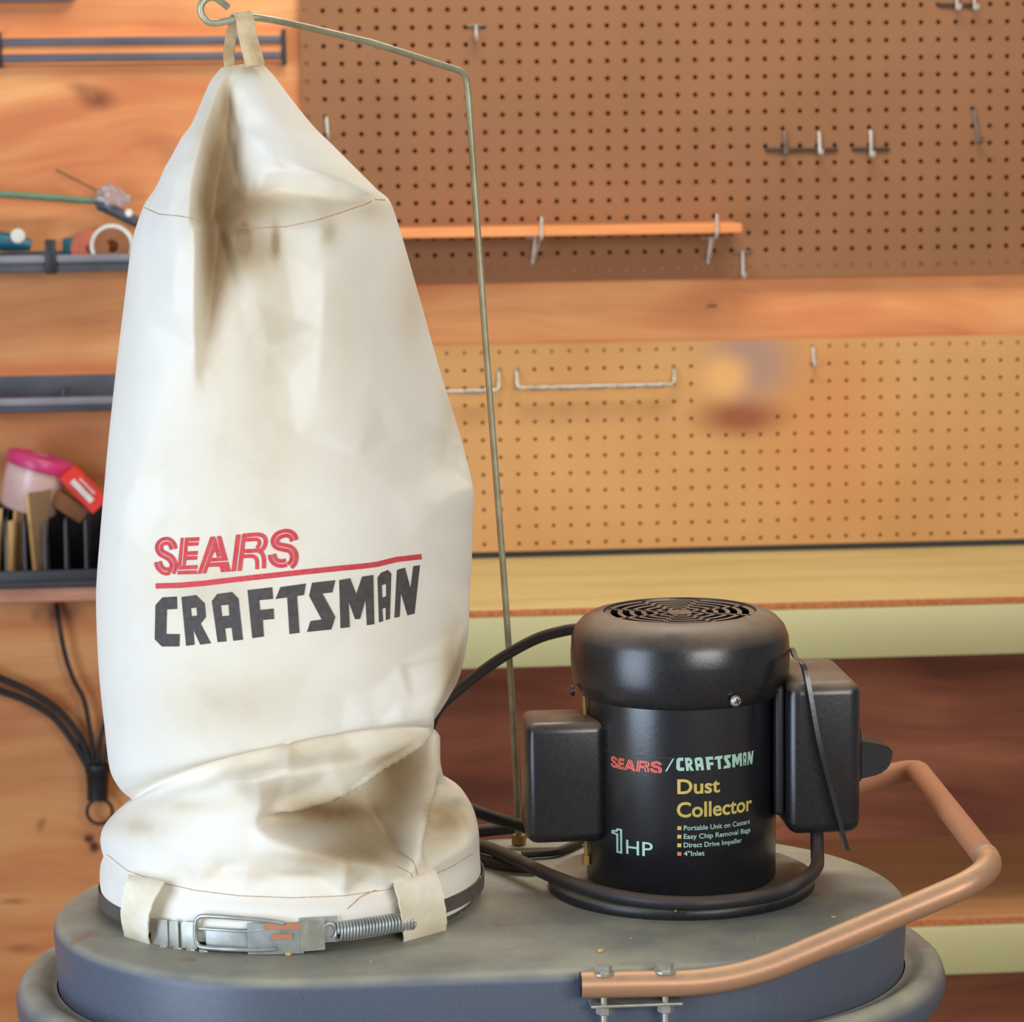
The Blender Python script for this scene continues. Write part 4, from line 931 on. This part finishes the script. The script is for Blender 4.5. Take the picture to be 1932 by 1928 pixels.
SEARS += zp((755, 178), (816, 175), (780, 248), (646, 626), (597, 631))+zp((790, 248), (820, 184), (883, 420), (836, 430), (812, 345), (772, 432), (750, 487), (702, 622), (660, 626))+zp((833, 170), (885, 168), (968, 467), (752, 483), (770, 434), (893, 429))+zp((748, 495), (970, 480), (1005, 600), (946, 604), (922, 542), (912, 542), (936, 606), (885, 610), (868, 540), (735, 546))
SEARS += zp((1065, 152), (1122, 149), (1066, 596), (1010, 600))+zp((1138, 147), (1188, 143), (1136, 592), (1084, 595))+zs([(1150, 165), (1250, 156), (1340, 152), (1400, 172), (1426, 230), (1408, 300), (1366, 350)], (0,), 50)+zs([(1160, 216), (1250, 212), (1318, 210), (1348, 235), (1345, 275), (1320, 315)], (0,), 44)
SEARS += zs([(1150, 352), (1250, 350), (1330, 346), (1384, 385), (1404, 450), (1403, 562)], (0,), 50)+zs([(1150, 416), (1220, 412), (1275, 416), (1312, 445), (1322, 500), (1322, 572)], (0,), 46)
SEARS += zs([(1772, 225), (1752, 168), (1700, 136), (1640, 138), (1575, 166), (1540, 216), (1546, 264), (1590, 295), (1660, 310), (1722, 328), (1762, 376), (1770, 430), (1756, 488), (1716, 532)], (-29, 29), 47)+zs([(1500, 390), (1515, 448), (1560, 490), (1620, 503), (1676, 490)], (-29, 29), 47)
RULE = strip([(150, 429), (280, 425), (400, 415), (550, 397), (700, 380), (900, 358), (1100, 337), (1220, 326), (1300, 316), (1400, 291), (1532, 276)], (0,), 28, False)
bagmap = lambda x, y: onbag(240+x/2.76, 950+y/2.76, .0005)
print_on('lettering', SEARS, M['ink_red'], bagmap, 9, 'red striped italic word printed on the bag', bag)
print_on('printed_rule', RULE, M['ink_red'], bagmap, 9, None, bag)
print_on('lettering', CR, M['ink_black'], bagmap, 9, 'charcoal block capitals printed on the bag', bag)
# ---- hanging loop over the rod
def ribbon(P, W, th=.0012, name='loop', par=None, mat=None, fray=0):
    """P: centre points, W: half width vectors; a band of cloth with real thickness"""
    bm = bmesh.new(); rg = []
    for i, (p, w_) in enumerate(zip(P, W)):
        t = (P[min(i+1, len(P)-1)]-P[max(i-1, 0)]).normalized(); nn = t.cross(w_).normalized()*th/2
        j = (random.random()-.5)*fray; wl = w_*(1+j/max(w_.length, 1e-4)); wr = w_*(1+(random.random()-.5)*fray/max(w_.length, 1e-4))
        rg.append([bm.verts.new(q) for q in (p-wl-nn, p-w_*.5-nn, p-nn, p+w_*.5-nn, p+wr-nn, p+wr+nn, p+w_*.5+nn, p+nn, p-w_*.5+nn, p-wl+nn)])
    for A, B_ in zip(rg, rg[1:]):
        for i in range(10): bm.faces.new((A[i], A[(i+1) % 10], B_[(i+1) % 10], B_[i]))
    bm.faces.new(rg[0]); bm.faces.new(rg[-1])
    return part(name, bm, mat or M['webbing'], par or bag, 50)
yl = hk
ctr = [at(433, 128, 1, yl+.012), at(432, 95, 1, yl+.013), at(438, 60, 1, yl+.010), at(446, 36, 1, yl+.0055), at(452, 25, 1, yl+.001), at(457, 25, 1, yl-.003), at(462, 36, 1, yl-.0055), at(466, 60, 1, yl-.008), at(473, 90, 1, yl-.010), at(482, 124, 1, yl-.012)]
wd = [.0042, .0045, .005, .006, .007, .0072, .0072, .0074, .0076, .0078]
P = crom(ctr, 6); W = [V((cr1(wd, min(i/6, len(wd)-1.0001)), -.001, .001)) for i in range(len(P))]
ribbon(P, W, .0016, 'hanging_loop', bag, M['webbing_d'], .0003)
# ---- belt loops round the clamp
RC = .1650
def clampat(px, py, off): return cyl(px, py, BX, BYC, RC+off)
def belt_loop(TL, TR_, BL, BR, bulge, left):
    P = []; W = []
    for k in range(15):
        t = k/14; o = .002+bulge*math.sin(PI*min(1, t*1.02))**.7
        l = (TL[0]+(BL[0]-TL[0])*t-left*10*math.sin(PI*t), TL[1]+(BL[1]-TL[1])*t); r = (TR_[0]+(BR[0]-TR_[0])*t-left*14*math.sin(PI*t), TR_[1]+(BR[1]-TR_[1])*t)
        if t == 0: o = -.002
        a_, b2 = clampat(*l, o), clampat(*r, o); P.append((a_+b2)/2); W.append((b2-a_)/2)
    ribbon(P, W, .0014, 'belt_loop', bag, M['webbing'], .0012)
belt_loop((243, 1650), (310, 1664), (236, 1768), (282, 1786), .013, 1)
belt_loop((742, 1664), (820, 1640), (762, 1778), (842, 1756), .010, -.5)
seam([(240, 1690), (228, 1700)], .0004)
# ================================================================ BAND CLAMP
cl = thing('band_clamp', 'spring band clamp with a wire buckle holding the canvas bag on its collar', 'clamp', (BX, BYC, ZT+.001))
def arc_band(px0, px1, pyc0, pyc1, hw, off, th, name, mat, rib=0, par=None, n=40):
    a0, a1 = clampat(px0, pyc0, off), clampat(px1, pyc1, off); bm = bmesh.new(); rg = []
    t0 = math.atan2(a0.y-BYC, a0.x-BX); t1 = math.atan2(a1.y-BYC, a1.x-BX)
    for k in range(n+1):
        f = k/n; t = t0+(t1-t0)*f; z = a0.z+(a1.z-a0.z)*f; r = RC+off+(rib*math.sin(f*PI*rib*1e4) if False else 0)
        if rib: r += .0016*(math.sin(f*2*PI*rib) > 0)
        d = V((math.cos(t), math.sin(t), 0)); c = V((BX, BYC, z))
        rg.append([bm.verts.new(c+d*rr+V((0, 0, zz))) for rr, zz in ((r, -hw), (r+th, -hw), (r+th, hw), (r, hw))])
    for A, B_ in zip(rg, rg[1:]):
        for i in range(4): bm.faces.new((A[i], A[(i+1) % 4], B_[(i+1) % 4], B_[i]))
    bm.faces.new(rg[0]); bm.faces.new(rg[-1]); return part(name, bm, mat, par or cl, 35)
zcl = clampat(560, 1762, .001).z
# the band itself runs round the back and sides
bm = bmesh.new(); rg = []
ta = math.atan2(clampat(240, 1735, 0).y-BYC, clampat(240, 1735, 0).x-BX); tb = math.atan2(clampat(790, 1735, 0).y-BYC, clampat(790, 1735, 0).x-BX)
for k in range(91):
    t = ta-(2*PI-(tb-ta))*k/90; d = V((math.cos(t), math.sin(t), 0)); zz = ZT+.014+.004*math.cos(t-tb)
    rg.append([bm.verts.new(V((BX, BYC, zz))+d*rr+V((0, 0, z))) for rr, z in ((RC+.0006-.004, -.006), (RC+.0014-.004, -.006), (RC+.0014-.004, .006), (RC+.0006-.004, .006))])
for A, B_ in zip(rg, rg[1:]):
    for i in range(4): bm.faces.new((A[i], A[(i+1) % 4], B_[(i+1) % 4], B_[i]))
bm.faces.new(rg[0]); bm.faces.new(rg[-1]); part('band', bm, M['collar'], cl, 40)
arc_band(286, 372, 1756, 1766, .0105, .0008, .001, 'band_end', M['galv'])
for a_, b2, o in ((300, 318, .002), (326, 338, .003), (346, 372, .002)): arc_band(a_, b2, 1758+(a_-300)*.1, 1760+(a_-300)*.1, .0108, o, .0014, 'tension_plate', M['bolt'], n=8)
for x in (310, 335, 360, 384):
    p = clampat(x, 1787+(x-310)*.10, .003); bm = bmesh.new(); box(bm, (-.0035, -.002, -.0014), (.0035, .002, .0014), .0008, rot=Matrix.Rotation(.25, 3, 'Y'), c=p); part('tooth', bm, M['bolt'], cl)
loop = [(536, 1742), (500, 1736), (440, 1731), (392, 1728), (376, 1730), (369, 1742), (369, 1768), (374, 1783), (390, 1788), (440, 1791), (490, 1792), (520, 1790)]
bm = bmesh.new(); tube(bm, crom([clampat(x, y, .0055) for x, y in loop], 5), .0019, 10); part('wire_buckle', bm, M['galv'], cl)
bm = bmesh.new(); tube(bm, crom([clampat(x, y, .0045) for x, y in ((376, 1752), (420, 1755), (470, 1757), (520, 1750))], 5), .0011, 8); part('wire_tongue', bm, M['galv'], cl)
arc_band(390, 565, 1768, 1770, .0085, .0010, .0012, 'strap_plate', M['galv'])
arc_band(468, 572, 1770, 1768, .0125, .0030, .0020, 'latch_plate', M['galv'])
arc_band(512, 552, 1767, 1766, .0022, .0052, .0012, 'latch_slot', M['copper_matte'], n=10)
arc_band(500, 566, 1746, 1746, .0026, .0040, .0020, 'latch_edge', M['copper_matte'], n=12)
arc_band(566, 612, 1766, 1762, .0120, .0038, .0022, 'latch_knuckle', M['bolt'], n=14)
arc_band(566, 636, 1751, 1747, .0085, .0015, .0015, 'anchor_plate', M['galv'], n=14)
e = clampat(622, 1757, .005); d = (clampat(632, 1757, .005)-e).normalized()
bm = bmesh.new(); tube(bm, [e+d*math.cos(2*PI*k/24)*.0055+V((0, 0, math.sin(2*PI*k/24)*.0065)) for k in range(24)], .0011, 8, closed=True); part('spring_hook', bm, M['galv'], cl)
bm = bmesh.new(); turns = 24; P = []
for k in range(turns*14+1):
    f = k/(turns*14); x = 636+(775-636)*f; y = 1758+(1737-1758)*f; c = clampat(x, y, .0048); a = 2*PI*k/14
    d = V((c.x-BX, c.y-BYC, 0)).normalized(); P.append(c+d*math.cos(a)*.0062+V((0, 0, math.sin(a)*.0068)))
tube(bm, P, .00125, 6); part('coil_spring', bm, M['galv'], cl, 'all')
# ================================================================ LETTERING ON THE MOTOR
CD = (V((CAM.x-MX, CAM.y-MY, 0))).normalized(); A0 = math.atan2(CD.y, CD.x)
def mcyl(px, py, r=MR): p = cyl(px, py, MX, MY, r); return (math.atan2(p.y-MY, p.x-MX), p.z)
def motor_map(quad_src, TLp, BLp, BRp):
    """flat box (x0, x1, ytop, ybottom) -> motor surface between picture points"""
    x0, x1, yt, yb = quad_src; tT, zT = mcyl(*TLp); tB, zB = mcyl(*BLp); tR, zR = mcyl(*BRp)
    def f(x, y):
        u = (x-x0)/(x1-x0); w_ = (y-yb)/(yt-yb)
        th_ = tB+(tR-tB)*u; z = zB+(zR-zB)*u*0+(zT-zB)*w_
        return V((MX+(MR+.0004)*math.cos(th_), MY+(MR+.0004)*math.sin(th_), z))
    return f
def nrm_cr(polys, top, base):
    def pw(T_, x):
        for (xa, ya), (xb, yb) in zip(T_, T_[1:]):
            if x <= xb: return ya+(yb-ya)*(x-xa)/(xb-xa)
        return T_[-1][1]
    def g(p):
        x, y = p; return (x, (pw(base, x)-y)/(pw(base, x)-pw(top, x)))
    return [([g(p) for p in o], [[g(p) for p in h] for h in hs]) for o, hs in polys]
topl = [(100, 492), (260, 484), (546, 460), (755, 435), (930, 416), (1083, 398), (1281, 371), (1374, 345), (1523, 320), (1600, 310)]
basl = [(100, 746), (275, 743), (437, 727), (603, 708), (712, 694), (897, 672), (1083, 653), (1286, 628), (1367, 600), (1495, 573), (1600, 555)]
NCR = nrm_cr(CR, topl, basl)
# the right-hand letters were foreshortened on the bag: even the widths out
def wx(x): return x if x < 1100 else 1100+(x-1100)*1.12
NCR = [([(wx(a_), b2) for a_, b2 in o], [[(wx(a_), b2) for a_, b2 in h] for h in hs]) for o, hs in NCR]
print_on('lettering', NCR, M['l_mint'], motor_map((145, wx(1523), 1, 0), (1276, 1429), (1276, 1454), (1421, 1445)), 40, 'pale mint block capitals on the motor', mo)
NS_ = nrm_cr(SEARS, [(100, 178), (897, 128)], [(100, 382), (897, 330)])
print_on('lettering', NS_, M['l_red'], motor_map((142, 897, 1, 0), (1153, 1425), (1153, 1447), (1250, 1455)), 40, 'coral striped italic word on the motor', mo)
print_on('printed_slash', [([(0, 0), (.18, 0), (1, 1), (.82, 1)], [])], M['l_mint'], motor_map((0, 1, 1, 0), (1256, 1431), (1255, 1455), (1272, 1455)), .3, None, mo)
def text_polys(s, bold=.0, spacing=1.0):
    cu = bpy.data.curves.new('t', 'FONT'); cu.body = s; cu.size = 1; cu.offset = bold; cu.space_character = spacing; cu.resolution_u = 4; cu.fill_mode = 'BOTH'
    ob = bpy.data.objects.new('t', cu); COL.objects.link(ob); dg = bpy.context.evaluated_depsgraph_get(); dg.update()
    me = ob.evaluated_get(dg).to_mesh(); vs = [(v.co.x, v.co.y) for v in me.vertices]; fs = [[vs[i] for i in p.vertices] for p in me.polygons]
    ob.to_mesh_clear(); bpy.data.objects.remove(ob); bpy.data.curves.remove(cu); return [(f, []) for f in fs]
def motor_text(s, mat, TL, BL, BR, bold=.0, capH=None, label=None, name='lettering', spacing=1.0):
    polys = text_polys(s, bold, spacing); xs = [x for o, _ in polys for x, y in o]
    x0, x1 = min(xs), max(xs); cap = capH or .73
    print_on(name, polys, M[mat], motor_map((x0, x1, cap, 0), TL, BL, BR), .25, label, mo)
motor_text('Dust', 'l_yel', (1278, 1469), (1278, 1497), (1358, 1492), .022, label='yellow word on the motor')
motor_text('Collector', 'l_yel', (1277, 1512), (1277, 1541), (1418, 1530), .022, label='yellow word on the motor')
for i, s in enumerate(('Portable Unit on Casters', 'Easy Chip Removal Bags', 'Direct Drive Impeller', '4"Inlet')):
    y = 1566+i*16.2; x1_ = (1414, 1415, 1399, 1329)[i]
    motor_text(s, 'l_mint', (1290, y-9.5), (1290, y), (x1_, y-5), .012, label='small pale mint line of print on the motor')
    motor_map_ = motor_map((0, 1, 1, 0), (1278, y-7.5), (1278, y-.5), (1285.5, y-.5)); print_on('bullet', [([(0, 0), (1, 0), (1, 1), (0, 1)], [])], M['l_or' if i == 3 else 'l_yel'], motor_map_, 2, None, mo)
motor_text('HP', 'l_mint', (1182, 1582), (1182, 1610), (1232, 1613), .004, label='large pale mint letters on the motor')
one = [(-.02, .74), (.0, .88), (.42, .92), (.5, 1), (.98, 1), (.98, 0), (.45, 0), (.45, .72)]
def inset(poly, d, ar):
    c = (sum(p[0] for p in poly)/len(poly), sum(p[1] for p in poly)/len(poly)); out = []; n = len(poly); sx = ar
    q = [V((x*sx, y)) for x, y in poly]
    area_ = sum(q[i].x*q[(i+1) % n].y-q[(i+1) % n].x*q[i].y for i in range(n)); sg = 1 if area_ > 0 else -1
    for i in range(n):
        a_ = (q[i]-q[i-1]).normalized(); b2 = (q[(i+1) % n]-q[i]).normalized(); na, nb = V((-a_.y, a_.x))*sg, V((-b2.y, b2.x))*sg
        m_ = (na+nb); m_ = m_/max(.3, m_.length_squared/2); p = q[i]+m_*d; out.append((p.x/sx, p.y))
    return out
print_on('lettering', [(one, [inset(one, .075, .42)])], M['l_mint'], motor_map((0, 1, 1, 0), (1155, 1560), (1155, 1606), (1175, 1607)), .5, 'outlined numeral on the motor', mo)
# hairline along the top edge of the printed panel
bm = bmesh.new(); tA, z_ = mcyl(1136, 1414); tB_, _ = mcyl(1428, 1402)
tube(bm, [V((MX+(MR+.0001)*math.cos(tA+(tB_-tA)*k/40), MY+(MR+.0001)*math.sin(tA+(tB_-tA)*k/40), z_)) for k in range(41)], .0002, 6); part('print_edge', bm, M['grey_pl'], mo)
# ================================================================ LIGHT, SKY, CAMERA
def area(name, loc, target, size, energy, color, sy=None):
    d = bpy.data.lights.new(name, 'AREA'); d.energy = energy; d.size = size; d.color = color
    if sy: d.shape = 'RECTANGLE'; d.size_y = sy
    o = bpy.data.objects.new(name, d); COL.objects.link(o); o.location = loc
    o.rotation_euler = (V(target)-V(loc)).to_track_quat('-Z', 'Y').to_euler(); return o
area('garage_door_daylight', (-2.1, -3.5, 1.15), (.1, -1.6, 1.0), 1.5, 74, (.66, .80, 1), 2.2)
area('rear_window_daylight', (1.9, -5.9, 2.3), (.2, -.8, 1.0), 2.4, 104, (1, .98, .93), 1.4)
area('ceiling_lamp', (.45, -.95, 2.7), (.45, -.35, 0), 1.2, 28, (1, .95, .84), .6)
w = bpy.data.worlds.new('world'); bpy.context.scene.world = w; w.use_nodes = True
bg = w.node_tree.nodes['Background']; bg.inputs[0].default_value = (.92, .95, 1, 1); bg.inputs[1].default_value = .26
cd = bpy.data.cameras.new('camera'); cam = bpy.data.objects.new('camera', cd); COL.objects.link(cam)
cd.sensor_width = 36; cd.lens = F/1932*36; cd.clip_start = .05
mw = Matrix((RT, UP, -fw)).transposed().to_4x4(); mw.translation = CAM; cam.matrix_world = mw
cd.dof.use_dof = True; cd.dof.focus_distance = 2.38; cd.dof.aperture_fstop = 13
sc = bpy.context.scene; sc.camera = cam
sc.view_settings.view_transform = 'Standard'; sc.view_settings.look = 'None'; sc.view_settings.gamma = 1; sc.view_settings.use_curve_mapping = False
sc.view_settings.exposure = 0.0
